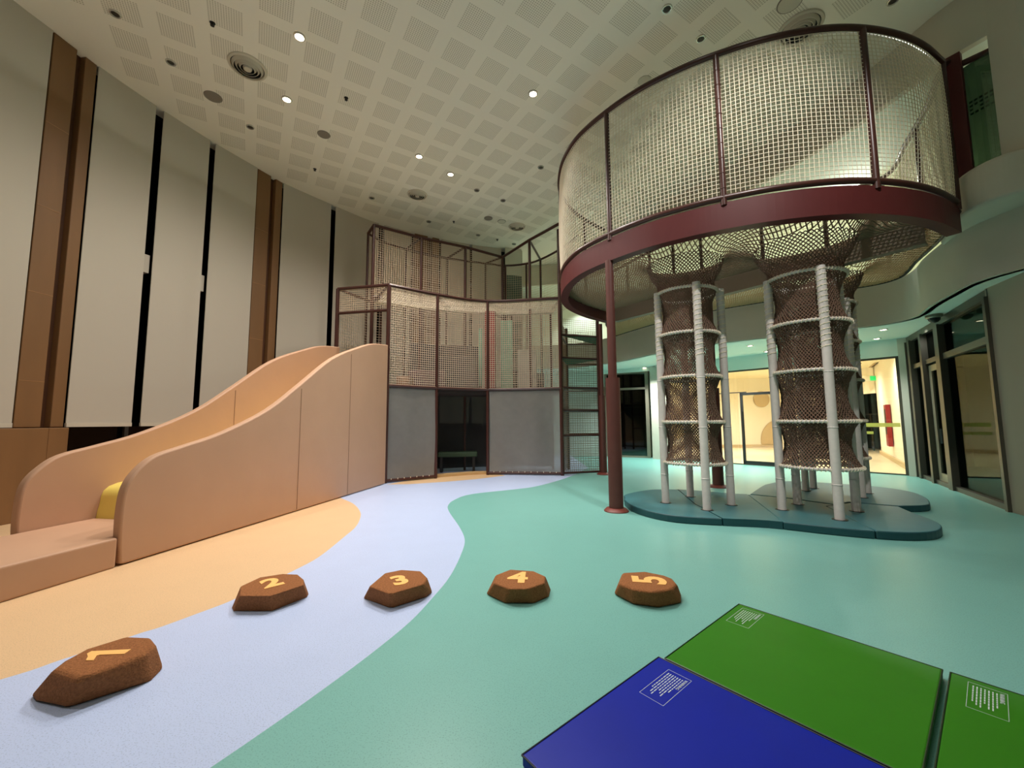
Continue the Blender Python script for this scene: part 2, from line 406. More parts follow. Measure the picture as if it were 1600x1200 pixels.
# ---- curved window wall on the left, dark night glass
def ribbon(name, plan, z0, z1, m, t=0.12, side=1, parent=None, smooth=True):
    P = [Vector(p[:2]) for p in plan]; v = []; f = []; n = len(P)
    for i, p in enumerate(P):
        d = (P[min(i + 1, n - 1)] - P[max(i - 1, 0)]).normalized(); nv = Vector((-d.y, d.x)) * side * t
        for q in (p, p + nv):
            v += [(q.x, q.y, z0), (q.x, q.y, z1)]
    for i in range(n - 1):
        a, b = 4 * i, 4 * i + 4
        f += [(a, b, b + 1, a + 1), (a + 2, a + 3, b + 3, b + 2), (a + 1, b + 1, b + 3, a + 3), (a, a + 2, b + 2, b)]
    f += [(0, 1, 3, 2), (4 * n - 4, 4 * n - 2, 4 * n - 1, 4 * n - 3)]
    return MB().add(v, f).build(name, m, parent, smooth=smooth)
def offs(plan, d):
    P = [Vector(p[:2]) for p in plan]; out = []; n = len(P)
    for i, p in enumerate(P):
        t = (P[min(i + 1, n - 1)] - P[max(i - 1, 0)]).normalized(); out.append((p.x - t.y * d, p.y + t.x * d))
    return out
WALL_S = crom(WALL, 4)
struct(ribbon('wall_left', offs(WALL_S, 0.28), 0, CEIL + 0.1, M_BLACKGL, 0.12, 1))
struct(ribbon('baseboard_left', offs(WALL_S, 0.16), 0, 0.10, M_FRAMEGR, 0.1, 1))
def wall_at(s0, s1, step=0.25):
    """piece of the wall plan between two x/y points (by nearest arc length)"""
    P = resample(WALL_S, 0.02); A = np.array(P)
    i0 = int(np.argmin(((A - np.array(s0)) ** 2).sum(1))); i1 = int(np.argmin(((A - np.array(s1)) ** 2).sum(1)))
    seg = [tuple(p) for p in P[min(i0, i1):max(i0, i1) + 1]]
    return [tuple(p) for p in resample(seg, step)]
# plain plaster end of the curved wall beside the gallery
struct(ribbon('wall_back', [(0.4, 14.4), (0.42, 15.0), (0.4, 15.95)], 0, CEIL + 0.1, M_WALL, 0.12, 1))
struct(MB().slab((-7.5, -4.1), (8.2, -4.1), 0, CEIL, 0.15).build('wall_front', M_WALL))
# ---- ceiling with the drop face along the gallery
DROP = [(0.4, 15.9), (2.4, 15.4), (3.6, 14.0), (4.3, 11.5), (5.2, 9.8), (5.85, 8.5), (6.25, 7.4), (6.45, 6.4), (6.55, 5.7), (6.76, 5.2), (6.98, 4.7), (7.3, 4.0), (7.35, 2), (7.4, -4.2)]
DROP_S = crom(DROP, 5)
mb = MB(); poly = [p[:2] for p in offs(WALL_S, 0.5)] + [p[:2] for p in DROP_S]
mb.prism(poly, CEIL, CEIL + 0.15); struct(mb.build('ceiling', M_CEIL))
struct(ribbon('trim_1', DROP_S, 6.78, CEIL + 0.01, M_WALL, 0.10, 1))
# gallery: parapet / fascia, slab, soffit, upper ceiling, rear wall
struct(ribbon('wall_fascia', BULK_S, 3.45, 4.36, M_WALL, 0.14, 1))
OUT = [(0.4, 17.5), (5.0, 17.2), (7.5, 15.5), (9.5, 13.5), (11.3, 11.6), (12.3, 9.0), (12.6, 6.0), (12.6, -4.0)]
gal = [p[:2] for p in offs(BULK_S, 0.05)] + OUT[::-1]
struct(MB().prism(gal, 4.20, 4.32).build('floor_gallery', M_BEIGEFLOOR))
struct(MB().prism(gal, 3.45, 3.55).build('ceiling_soffit', M_SOFFIT))
gal2 = [p[:2] for p in offs(DROP_S, 0.02)] + OUT[::-1]
struct(MB().prism(gal2, 6.80, 6.90).build('ceiling_gallery', M_SOFFIT))
struct(ribbon('wall_gallery', [(0.4, 17.4), (5.0, 17.1), (7.5, 15.4), (9.4, 13.4), (11.2, 11.5), (12.2, 9.0), (12.5, 6.0), (12.5, -4.0)], 4.3, 6.85, M_SOFFIT, 0.1, 1))
# rounded parapet block at the right and the column standing on it
PAR = [(7.2, 6.62), (6.85, 6.15), (6.55, 5.8), (6.42, 5.45), (6.45, 5.15), (6.62, 4.95), (7.0, 4.7), (7.5, 3.6), (7.7, 2.0), (7.8, -4)]
PAR_S = crom(PAR, 5)
struct(MB().prism([p[:2] for p in PAR_S] + [(8.6, -4), (8.6, 6.9), (7.6, 6.9)], 4.30, 4.88).build('wall_parapet', M_WALL, bevel=0.05, seg=3))
v0 = [(p[0], p[1], 4.30) for p in PAR_S[:-4]]; 
low = offs(BULK_S, 0.0)
struct(MB().prism([(6.72, 5.30), (6.78, 5.0), (7.3, 4.0), (7.4, -4), (8.4, -4), (8.4, 5.4), (7.4, 5.5)], 4.86, CEIL + 0.1).build('wall_right', M_WALL))
# ---- rear wall under the gallery: header, columns, glass openings
RWV = [Vector(p) for p in RW]
dirR = (RWV[-1] - RWV[0]).normalized()
struct(MB().slab(RW[0], RW[-1], 3.02, 3.46, 0.22).build('wall_rear', M_SOFFIT))
struct(MB().slab((10.12, 10.18), (9.93, 10.40), 0, 3.46, 0.34).build('wall_pier_right', M_WALL))
struct(MB().slab((5.30, 15.45), (5.70, 14.98), 0, 3.46, 0.26).build('wall_pier_left', M_WALL))
struct(MB().slab((2.0, 17.15), (5.3, 15.6), 3.30, 3.46, 0.2).build('trim_2', M_SOFFIT))
struct(MB().slab((1.4, 17.5), (3.75, 16.55), 0, 3.46, 0.2).build('wall_rear_left', M_SOFFIT))
# lit room behind
room = [(10.15, 10.4), (15.2, 16.9), (18, 16.9), (18, 21.5), (13.8, 22.5), (6.0, 22.5), (3.0, 22.0), (5.4, 15.5)]
struct(MB().prism(room, -0.06, -0.002).build('floor_room', M_BEIGEFLOOR))
struct(MB().prism(room, 3.60, 3.7).build('ceiling_room', mat('room_ceiling', (245, 236, 205), 0.8, spec=0.2)))
struct(MB().slab((10.28, 10.45), (15.18, 16.95), 0, 3.65, 0.12).build('wall_room_right', M_CREAM))
struct(MB().slab((6.0, 21.6), (13.8, 21.6), 0, 3.65, 0.12).build('wall_room_back', M_CREAM))
struct(MB().slab((5.45, 15.6), (6.2, 21.6), 0, 3.65, 0.12).build('wall_room_left', M_CREAM))
struct(MB().slab((15.15, 17.0), (15.25, 19.0), 2.50, 3.65, 0.12).build('wall_room_end', M_CREAM))
struct(MB().slab((17.6, 16.9), (17.6, 21.0), 0, 3.0, 0.1).build('wall_room_night', M_NICHE))
struct(MB().slab((6.0, 21.5), (13.7, 21.5), 0, 0.14, 0.06).build('baseboard_room', M_TAN))
struct(MB().slab((10.24, 10.56), (15.1, 17.0), 0, 0.14, 0.06).build('baseboard_corridor', M_TAN))
for (cx, cz, r) in [(13.1, 2.5, 0.42), (14.05, 0.35, 1.1), (8.3, 1.3, 0.9)]:
    v = []; n = 40
    for k in range(n):
        a = 2 * pi * k / n; z = cz + r * math.sin(a); x = cx + r * math.cos(a)
        v.append((min(x, 13.7), 21.50, max(z, 0.15)))
    tag(MB().add(v, [tuple(range(n))] , 0).add([(p[0], 21.535, p[2]) for p in v], [tuple(range(n - 1, -1, -1))]).build('wall_disc', M_TAN),
        {13.1: 'small round tan disc high on the cream room wall behind the glass door', 14.05: 'large tan disc low on the cream room wall beside the glass door', 8.3: 'tan disc on the cream room wall at far left of the lit room'}[cx], 'wall decoration')

struct(MB().slab((15.25, 19.0), (13.8, 21.6), 0, 3.65, 0.12).build('wall_room_far', M_CREAM))
# glazed screen of the rear opening
t = struct(empty('window_1', (7.8, 12.6, 0)))
def along(a, b, k): return (a[0] + (b[0] - a[0]) * k, a[1] + (b[1] - a[1]) * k)
RA, RB = (5.70, 14.98), (9.93, 10.40)
f_ = MB(); f_.slab(RA, RB, 2.97, 3.03, 0.07); f_.slab(RA, RB, 0.0, 0.03, 0.07); f_.slab(along(RA, RB, 0.0), along(RA, RB, 0.012), 0, 3.0, 0.07); f_.slab(along(RA, RB, 0.988), RB, 0, 3.0, 0.07)
f_.build('window_frame', M_ALUD, t)
MB().slab(RA, along(RA, RB, 0.42), 2.28, 2.31, 0.03).build('transom', M_DARK, t)
MB().slab(RA, along(RA, RB, 0.38), 0.03, 2.97, 0.012).build('pane', M_CLEAR, t)
MB().slab(along(RA, RB, 0.56), RB, 0.03, 2.97, 0.012).build('pane', M_CLEAR, t)
MB().slab(along(RA, RB, 0.38), along(RA, RB, 0.56), 2.31, 2.97, 0.012).build('pane', M_CLEAR, t)
# two yellow manifestation bands on the glass at right
MB().slab(along(RA, RB, 0.80), along(RA, RB, 0.985), 1.21, 1.31, 0.02).build('safety_band', M_YEL, t)
MB().slab(along(RA, RB, 0.80), along(RA, RB, 0.90), 1.02, 1.09, 0.02).build('safety_band', M_YEL, t)
d = struct(empty('door_1', (*along(RA, RB, 0.43), 0)))
a, b = along(RA, RB, 0.39), along(RA, RB, 0.55)
fr = MB(); fr.slab(a, along(a, b, 0.075), 0.02, 2.28, 0.06); fr.slab(along(a, b, 0.925), b, 0.02, 2.28, 0.06); fr.slab(a, b, 2.2, 2.28, 0.06); fr.slab(a, b, 0.02, 0.13, 0.06)
fr.build('door_frame', M_DARK, d); MB().slab(a, b, 0.1, 2.2, 0.012).build('pane', M_CLEAR, d)
hn = along(a, b, 0.05); MB().box((hn[0] - 0.05, hn[1] - 0.08, 1.2), (0.05, 0.05, 0.95)).build('door_handle', M_DARK, d)

# rear left window with dark glass
wl = struct(empty('window_2', (4.5, 16.1, 0)))
A, B = (3.75, 16.5), (5.25, 15.72)
fr = MB()
for k0, k1 in ((0, 0.05), (0.93, 1.0)): fr.slab(along(A, B, k0), along(A, B, k1), 0, 3.35, 0.12)
fr.slab(A, B, 3.25, 3.35, 0.12); fr.slab(A, B, 0, 0.07, 0.12); fr.slab(A, B, 2.62, 2.70, 0.12); fr.slab(along(A, B, 0.24), along(A, B, 0.28), 0, 3.3, 0.12)
fr.build('window_frame', M_ALU, wl)
MB().slab(A, B, 0.05, 3.3, 0.02).build('pane', M_TINT, wl)
struct(MB().slab((3.2, 18.4), (6.0, 17.6), 0, 3.4, 0.1).build('wall_night', M_NICHE))

# right glazed storefront
G0, G1 = (10.02, 10.18), (7.55, 6.25)
st = struct(empty('window_3', (8.8, 8.2, 0)))
def gz(k): return along(G0, G1, k)
fr = MB()
fr.slab(G0, G1, 3.30, 3.44, 0.16); fr.slab(G0, G1, 0.0, 0.09, 0.16)
for k, wd in ((0.012, .02), (0.075, .035), (0.27, .03), (0.345, 0.0), (0.50, .05), (0.99, .02)):
    if wd: fr.slab(gz(k - wd / 2), gz(k + wd / 2), 0, 3.32, 0.24)
fr.slab(gz(0.09), gz(0.49), 2.62, 2.72, 0.14); fr.slab(gz(0.52), gz(0.985), 2.60, 2.72, 0.14)
fr.build('window_frame', M_ALUD, st)
for k0, k1, za, zb in ((0.09, 0.256, 0.09, 2.62), (0.09, 0.256, 2.72, 3.3), (0.285, 0.475, 2.72, 3.3), (0.525, 0.98, 0.09, 2.6), (0.525, 0.98, 2.72, 3.3)):
    MB().slab(gz(k0), gz(k1), za, zb, 0.02).build('pane', M_TINT, st)
d = struct(empty('door_2', (*gz(0.38), 0)))
a, b = gz(0.295), gz(0.468)
fr = MB(); fr.slab(a, along(a, b, 0.2), 0.02, 2.58, 0.07); fr.slab(along(a, b, 0.8), b, 0.02, 2.58, 0.07); fr.slab(a, b, 2.45, 2.58, 0.07); fr.slab(a, b, 0.02, 0.25, 0.07)
fr.build('door_frame', M_ALU, d); MB().slab(along(a, b, .15), along(a, b, .85), 0.2, 2.5, 0.015).build('pane', M_TINT, d)
hp = along(a, b, 0.86); MB().box((hp[0] - 0.09, hp[1] + 0.05, 1.05), (0.05, 0.04, 0.3)).build('door_handle', M_DARK, d)
struct(MB().slab((7.6, 6.3), (6.9, 4.6), 0, 3.46, 0.2).build('wall_right_low', mat('warm_plaster', (180, 168, 150), 0.8)))
struct(MB().slab((6.9, 4.6), (6.9, -4.0), 0, 3.46, 0.2).build('wall_right_near', M_WALL))
# dim room behind the storefront
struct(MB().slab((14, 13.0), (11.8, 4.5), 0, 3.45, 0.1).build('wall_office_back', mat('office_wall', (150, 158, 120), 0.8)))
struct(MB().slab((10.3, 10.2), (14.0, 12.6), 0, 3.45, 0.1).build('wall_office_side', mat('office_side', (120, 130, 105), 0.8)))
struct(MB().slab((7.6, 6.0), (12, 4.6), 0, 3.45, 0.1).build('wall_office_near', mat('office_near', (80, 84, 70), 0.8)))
for (x, y) in ((11.2, 8.3),):
    lamp('office_lamp', 'POINT', (x, y, 3.2), 14, (0.9, 1.0, 0.8), None, 0.1)

# ================================================================== window wall things
BL = [(((-7.3, 3.4)), (-7.195, 5.93), 'wide pale roller blind at the far left edge beside the brown column'),
      ((-7.125, 6.58), (-6.9, 7.48), 'pale roller blind immediately right of the nearest brown column'),
      ((-6.86, 7.60), (-6.58, 8.45), 'pale roller blind between the two black window gaps'),
      ((-6.53, 8.57), (-6.15, 9.45), 'pale roller blind immediately left of the second brown column'),
      ((-5.87, 10.09), (-5.10, 11.13), 'pale roller blind immediately right of the second brown column'),
      ((-5.02, 11.24), (-4.12, 12.28), 'pale roller blind beside the upper corner of the net walkway'),
      ((-4.0, 12.40), (-3.25, 12.88), 'pale roller blind behind the net, left of the third brown column'),
      ((-2.35, 13.40), (-1.45, 13.80), 'pale roller blind behind the net, right of the third brown column'),
      ((-1.36, 13.84), (-0.35, 14.18), 'farthest pale roller blind behind the net, beside the green-grey window')]
for i, (a, b, lab) in enumerate(BL):
    seg = wall_at(a, b, 0.3)
    mid = seg[len(seg) // 2]
    t = thing('roller_blind', (mid[0], mid[1], 1.4), lab, 'roller blind', 'roller blinds along the curved window wall')
    ribbon('fabric', offs(seg, 0.02), 1.42, CEIL, M_BLIND, 0.015, 1, t)
    ribbon('bottom_bar', offs(seg, 0.005), 1.36, 1.425, M_BLINDBAR, 0.045, 1, t)
# slim joining clips in the black gaps and grey window posts behind
for i, (p, z) in enumerate([((-6.88, 7.54), 4.45), ((-6.555, 8.51), 4.4)]):
    q = offs([p, (p[0] + 0.05, p[1] + 0.15)], 0.16)[0]
    tag(MB().box((q[0], q[1], z), (0.10, 0.14, 0.35), 1.25).build('window_clip', M_BLIND), ['pale window catch showing in the left black gap between blinds', 'pale window catch showing in the right black gap between blinds'][i], 'window catch', 'window catches in the blind gaps')
for i, (p, lab) in enumerate([((-6.87, 7.54), 'dark grey window post in the left gap between blinds'), ((-6.55, 8.51), 'dark grey window post in the right gap between blinds'), ((-5.06, 11.19), 'dark window post beside the net tower')]):
    q = offs([p, (p[0] + 0.05, p[1] + 0.15)], 0.22)[0]
    tag(MB().box((q[0] - 0.02, q[1] - 0.05, 1.6), (0.06, 0.06, 3.2), 1.25).build('window_post', M_FRAMEGR), lab, 'window post', 'dark posts of the window wall')
for (a, b, lab) in [((-7.19, 5.95), (-7.13, 6.56), 'tall brown clad column nearest the camera, behind the slide foot'),
                    ((-6.14, 9.47), (-5.88, 10.07), 'tall brown clad column second from the left, behind the slide top'),
                    ((-3.15, 12.95), (-2.42, 13.36), 'brown clad column seen through the upper net walkway')]:
    A, B = Vector(a), Vector(b); dv = B - A; t = thing('clad_column', (*((A + B) / 2), 0), lab, 'column', 'brown clad columns of the window wall')
    nv = Vector((-dv.y, dv.x)).normalized()
    def strip(k0, k1, o0, o1, z0, z1, nm, m, bevel=0.01):
        p = [A + dv * k0 + nv * o0, A + dv * k1 + nv * o0, A + dv * k1 + nv * o1, A + dv * k0 + nv * o1]
        MB().prism([(q.x, q.y) for q in p], z0, z1).build(nm, m, t, bevel=bevel)
    strip(0.0, 0.52, 0.03, 0.27, 1.36, CEIL, 'broad_pilaster', M_WOOD); strip(0.52, 0.72, 0.14, 0.27, 1.36, CEIL, 'recess_strip', M_WOODD, 0); strip(0.72, 1.0, 0.03, 0.27, 1.36, CEIL, 'narrow_pilaster', M_WOOD)
    strip(-0.35, 0.62, -0.04, 0.27, 0, 1.35, 'plinth', M_WOOD); strip(0.62, 1.05, -0.04, 0.27, 0, 1.35, 'narrow_plinth', M_WOOD)
    for z in (6.1, 4.75, 3.4, 2.05):
        strip(0.01, 0.51, 0.027, 0.031, z, z + 0.006, 'seam', M_SEAM, 0)

# ================================================================== ceiling fixtures
def fixture(name, pos, r, lab, cat, group, z=CEIL):
    return thing(name, (pos[0], pos[1], z), lab, cat, group)
LIT = [((468, 57), 'brightest lit downlight near the large round diffuser, upper left'), ((448, 155), 'lit downlight below the brightest one, left of ceiling centre'), ((655, 244), 'left one of the two lit downlights before the far diffuser'),
       ((704, 272), 'right one of the two lit downlights before the far diffuser'), ((833, 146), 'lit downlight alone in the ceiling centre, left of the ring net')]
def downlight(p, lab, lit, r=0.075, group=None):
    t = fixture('downlight', p, r, lab, 'downlight', group)
    MB().lathe((p[0], p[1], CEIL), [(r * 0.72, -0.002), (r * 0.8, -0.02), (r, -0.02), (r * 1.1, -0.001)], 20).build('trim_ring', M_CHROME, t, True)
    MB().lathe((p[0], p[1], CEIL), [(0.001, -0.012), (r * 0.72, -0.010)], 16).build('lamp_face', M_LAMPON if lit else M_LAMPOFF, t)
for px, lab in LIT: downlight(at(*px, CEIL), lab, True, 0.085, 'lit ceiling downlights')
UNLIT = [((267, 97), 'unlit downlight left of the large round diffuser'), ((391, 198), 'unlit downlight right of the grey ceiling speaker on the left'), ((745, 297), 'small unlit fitting right of the two lit downlights'),
         ((786, 313), 'unlit downlight in front of the two small round speakers'), ((581, 309), 'faint downlight above the left edge of the net walkway'), ((670, 346), 'faint downlight near the plaster margin above the net walkway'),
         ((747, 367), 'faint downlight above the middle of the net walkway'), ((803, 381), 'farthest faint downlight by the walkway corner rail'), ((845, 261), 'unlit downlight left of the ring net'),
         ((1042, 13), 'unlit black downlight at the top edge above the ring'), ((1095, 60), 'unlit chrome downlight just above the ring top rail'), ((1395, 1), 'unlit downlight at the top edge near the right wall'),
         ((180, 21), 'unlit downlight nearest the upper left ceiling corner')]
for px, lab in UNLIT: downlight(at(*px, CEIL), lab, False, 0.07, 'unlit ceiling downlights')
for px, lab in [((492, 264), 'tiny black sprinkler near the curved ceiling edge'), ((541, 153), 'tiny black sprinkler between two lit downlights'), ((709, 346), 'tiny black sprinkler in front of the walkway rail'), ((777, 374), 'tiny black sprinkler near the walkway corner'),
                ((332, 36), 'tiny sprinkler above the large round diffuser')]:
    p = at(*px, CEIL); t = fixture('sprinkler', p, 0.03, lab, 'sprinkler', 'ceiling sprinklers')
    MB().lathe((p[0], p[1], CEIL), [(0.04, 0), (0.035, -0.01), (0.012, -0.012), (0.012, -0.04), (0.03, -0.045), (0.001, -0.05)], 12).build('head', M_DARK, t)
for px, r, lab in [((333, 151), 0.15, 'round grey ceiling speaker nearest the curved blinds'), ((506, 210), 0.13, 'round grey ceiling speaker in the ceiling middle left'), ((763, 341), 0.13, 'small round dark speaker left of the farthest diffuser'),
                   ((784, 346), 0.13, 'small round pale speaker beside the farthest diffuser'), ((1234, 4), 0.17, 'round pale speaker at the top edge above the ring diffuser'), ((1007, 126), 0.12, 'faint pale ceiling disc beside the ring top rail')]:
    p = at(*px, CEIL); t = fixture('ceiling_speaker', p, r, lab, 'ceiling speaker', 'round ceiling speakers')
    MB().lathe((p[0], p[1], CEIL), [(r, -0.001), (r * 0.97, -0.012), (r * 0.9, -0.012)], 28).build('rim', M_SPK if r > 0.12 else M_WALL, t, True)
    MB().lathe((p[0], p[1], CEIL), [(r * 0.9, -0.010), (0.001, -0.014)], 28).build('grille', M_SPK if px[0] < 780 else M_WALL, t)
for px, r, lab in [((387, 104), 0.30, 'large round air diffuser near the upper left of the ceiling'), ((652, 304), 0.27, 'round air diffuser above the net walkway'), ((808, 354), 0.27, 'farthest round air diffuser above the walkway corner'), ((1250, 44), 0.32, 'round air diffuser behind the ring top rail')]:
    p = at(*px, CEIL); t = fixture('air_diffuser', p, r, lab, 'air diffuser', 'round ceiling air diffusers')
    MB().lathe((p[0], p[1], CEIL), [(r, -0.001), (r * 0.97, -0.02), (r * 0.86, -0.03), (r * 0.84, -0.002)], 36).build('outer_ring', M_BLINDBAR, t, True)
    MB().lathe((p[0], p[1], CEIL), [(r * 0.84, -0.003), (0.001, -0.003)], 36).build('throat', M_DARK, t)
    for k in (0.70, 0.53, 0.36):
        MB().lathe((p[0], p[1], CEIL), [(r * k, -0.055), (r * (k + 0.10), -0.012), (r * (k + 0.085), -0.012), (r * (k - 0.02), -0.055), (r * k, -0.055)], 36).build('cone_ring', M_BLINDBAR, t, True)
    MB().lathe((p[0], p[1], CEIL), [(0.001, -0.065), (r * 0.2, -0.06), (r * 0.24, -0.03)], 24).build('centre_cap', M_BLINDBAR, t, True)
# soffit lamps, camera, glass sticker
for px, lab in [((1380, 515), 'soffit downlight nearest the domed security camera'), ((1370, 529), 'second soffit downlight beyond the climbing tubes'), ((1007, 574), 'soffit downlight by the rear dark glass door'), ((1172, 540), 'soffit downlight seen between the two climbing tubes'), ((1198, 549), 'soffit downlight beside the second climbing tube')]:
    p = at(*px, 3.45); t = thing('soffit_downlight', p, lab, 'downlight', 'downlights under the gallery')
    MB().lathe(p, [(0.06, -0.002), (0.065, -0.014), (0.085, -0.012), (0.09, 0)], 16).build('trim_ring', M_CHROME, t, True)
    MB().lathe(p, [(0.001, -0.008), (0.06, -0.006)], 16).build('lamp_face', M_LAMPON, t)
p = at(1459, 492, 3.45); t = thing('security_camera', p, 'dark domed security camera on the soffit above the glass doors', 'security camera')
MB().lathe(p, [(0.001, 0), (0.13, 0), (0.13, -0.05), (0.10, -0.07)], 24).build('housing', M_ALU, t, True)
MB().lathe(p, [(0.095, -0.065), (0.085, -0.11), (0.055, -0.145), (0.001, -0.16)], 24).build('dome', M_DARK, t, True)
# gallery glass panel with a printed notice, beside the ring
t = thing('glass_balustrade', (6.7, 5.6, 4.88), 'green tinted gallery glass panel with printed notice, upper right', 'glass panel')
MB().slab((6.62, 5.95), (6.735, 5.31), 4.86, 6.55, 0.02).build('pane', M_RAILGL, t)
mbp = MB()
for r_ in range(4):
    for c_ in range(7):
        if random.random() < 0.85: mbp.box((6.665 + 0.013 * c_ * 1.0 + 0.0, 5.66 - 0.053 * c_, 5.98 - 0.06 * r_), (0.035, 0.004, 0.03), -1.335)
mbp.build('printed_notice', mat('notice_print', (40, 80, 66), 0.6), t)

# ================================================================== stepping stones
ST = {1: ([(45, 1090), (52, 1098), (99, 1108), (113, 1105), (160, 1088), (239, 1056), (246, 1043)], [(82, 1047), (124, 1060), (185, 1038), (226, 1022), (244, 1006), (235, 995), (198, 993.5), (135, 1013), (104, 1030)], 0.145),
      2: ([(362, 950), (364, 955), (425, 955), (480, 933), (482, 929)], [(375, 931), (422, 931), (453, 918), (474, 914), (474, 905), (465, 897.5), (442, 896.5), (406, 902), (376, 916)], 0.12),
      3: ([(567, 935), (608, 950), (614, 950), (667, 933), (670, 927)], [(577, 916), (610, 928), (661, 913), (668, 903), (657, 892), (627, 890), (602, 895)], 0.12),
      4: ([(759.5, 929), (788, 943), (835, 943), (858, 933), (859, 920)], [(772, 911), (797, 920), (823, 920), (850, 911), (852, 900), (834, 892), (797, 889.5), (775, 898)], 0.12),
      5: ([(959, 929), (989, 945), (1028, 950.5), (1065, 943), (1065, 932)], [(967, 912), (992, 921), (1019, 925), (1047, 921), (1058, 912), (1050, 903), (1038, 898.5), (1008, 892.5), (973, 894.5)], 0.12)}
SLAB = {1: 'largest brown stepping stone with numeral 1, nearest the camera', 2: 'brown stepping stone with numeral 2 on the sand and blue border', 3: 'brown stepping stone with numeral 3 on the blue floor', 4: 'brown stepping stone with numeral 4 on the teal floor', 5: 'brown stepping stone with numeral 5, rightmost, near the gym mats'}
# numeral: (centre px, up-direction px vector endpoints, height factor)
NUMS = {1: ((172, 1020), (204, 1017), (142, 1021), 0.30), 2: ((424, 911), (429.5, 916.5), (419, 905.5), 0.24), 3: ((624, 907), (629, 913), (619, 900.5), 0.24), 4: ((809, 902.5), (808, 911), (811, 894.5), 0.24), 5: ((1014, 907), (1040, 909), (988, 905.5), 0.24)}
def numeral(ch, center, ang, h, m, parent, name='numeral', z=0.0, thick=0.003, bold=0.012):
    c = bpy.data.curves.new('tmp', 'FONT'); c.body = ch; c.size = h / 0.72; c.align_x = 'CENTER'; c.align_y = 'CENTER'; c.extrude = thick; c.offset = bold; c.resolution_u = 4
    o = bpy.data.objects.new('tmp', c); COL.objects.link(o)
    bpy.context.view_layer.update()
    me = bpy.data.meshes.new_from_object(o.evaluated_get(bpy.context.evaluated_depsgraph_get())); bpy.data.objects.remove(o)
    n = len(me.vertices); co = np.empty(n * 3, 'f'); me.vertices.foreach_get('co', co); co = co.reshape(-1, 3)
    mid = (co.max(0) + co.min(0)) / 2; co[:, :2] -= mid[:2]
    C_, S_ = math.cos(ang), math.sin(ang)
    out = np.stack([center[0] + co[:, 0] * C_ - co[:, 1] * S_, center[1] + co[:, 0] * S_ + co[:, 1] * C_, z + co[:, 2]], 1)
    me.vertices.foreach_set('co', out.astype('f').ravel()); me.materials.clear(); me.materials.append(m); me.update()
    me.name = name; o = bpy.data.objects.new(name, me); COL.objects.link(o)
    if parent is not None: o.parent = parent; o.matrix_parent_inverse = parent.matrix_basis.inverted()
    return o
for k, (base, top, h) in ST.items():
    T = [Vector(at(*p, h)) for p in top]; c = sum(T, Vector()) / len(T)
    Bp = [Vector(at(*p, 0)) for p in base]
    for q in T:
        if q.y > c.y - 0.02:
            e = (q - c) * 1.22 + c; Bp.append(Vector((e.x, e.y, 0)))
    t = thing('stepping_stone', (c.x, c.y, 0), SLAB[k], 'stepping stone', 'numbered stepping stones')
    bm = bmesh.new()
    for q in T + Bp: bm.verts.new(q)
    for q in T: bm.verts.new((c.x + (q.x - c.x) * 0.6, c.y + (q.y - c.y) * 0.6, h + 0.002))
    bmesh.ops.convex_hull(bm, input=bm.verts); bmesh.ops.recalc_face_normals(bm, faces=bm.faces)
    me = bpy.data.meshes.new('body'); bm.to_mesh(me); bm.free(); me.materials.append(M_CORK)
    o = bpy.data.objects.new('body', me); COL.objects.link(o); o.parent = t; o.matrix_parent_inverse = t.matrix_basis.inverted()
    b = o.modifiers.new('bevel', 'BEVEL'); b.width = 0.022; b.segments = 3; b.limit_method = 'ANGLE'; b.angle_limit = math.radians(25)
    cp, pa, pb, hh = NUMS[k]
    cc = at(*cp, h); a = Vector(at(*pa, h)); b2 = Vector(at(*pb, h)); up = b2 - a
    if k == 1:
        pts = [at(*q, h) for q in [(135.7, 1022.5), (143, 1018.7), (204.7, 1015.7), (194, 1023), (156, 1024.3), (150.7, 1026), (146, 1033), (134, 1033), (137, 1027)]]
        MB().prism([q[:2] for q in pts], h, h + 0.005).build('numeral', M_NUM, t)
    else: numeral(str(k), cc, math.atan2(up.y, up.x) - pi / 2, up.length * 0.98, M_NUM, t, z=h + 0.0025)

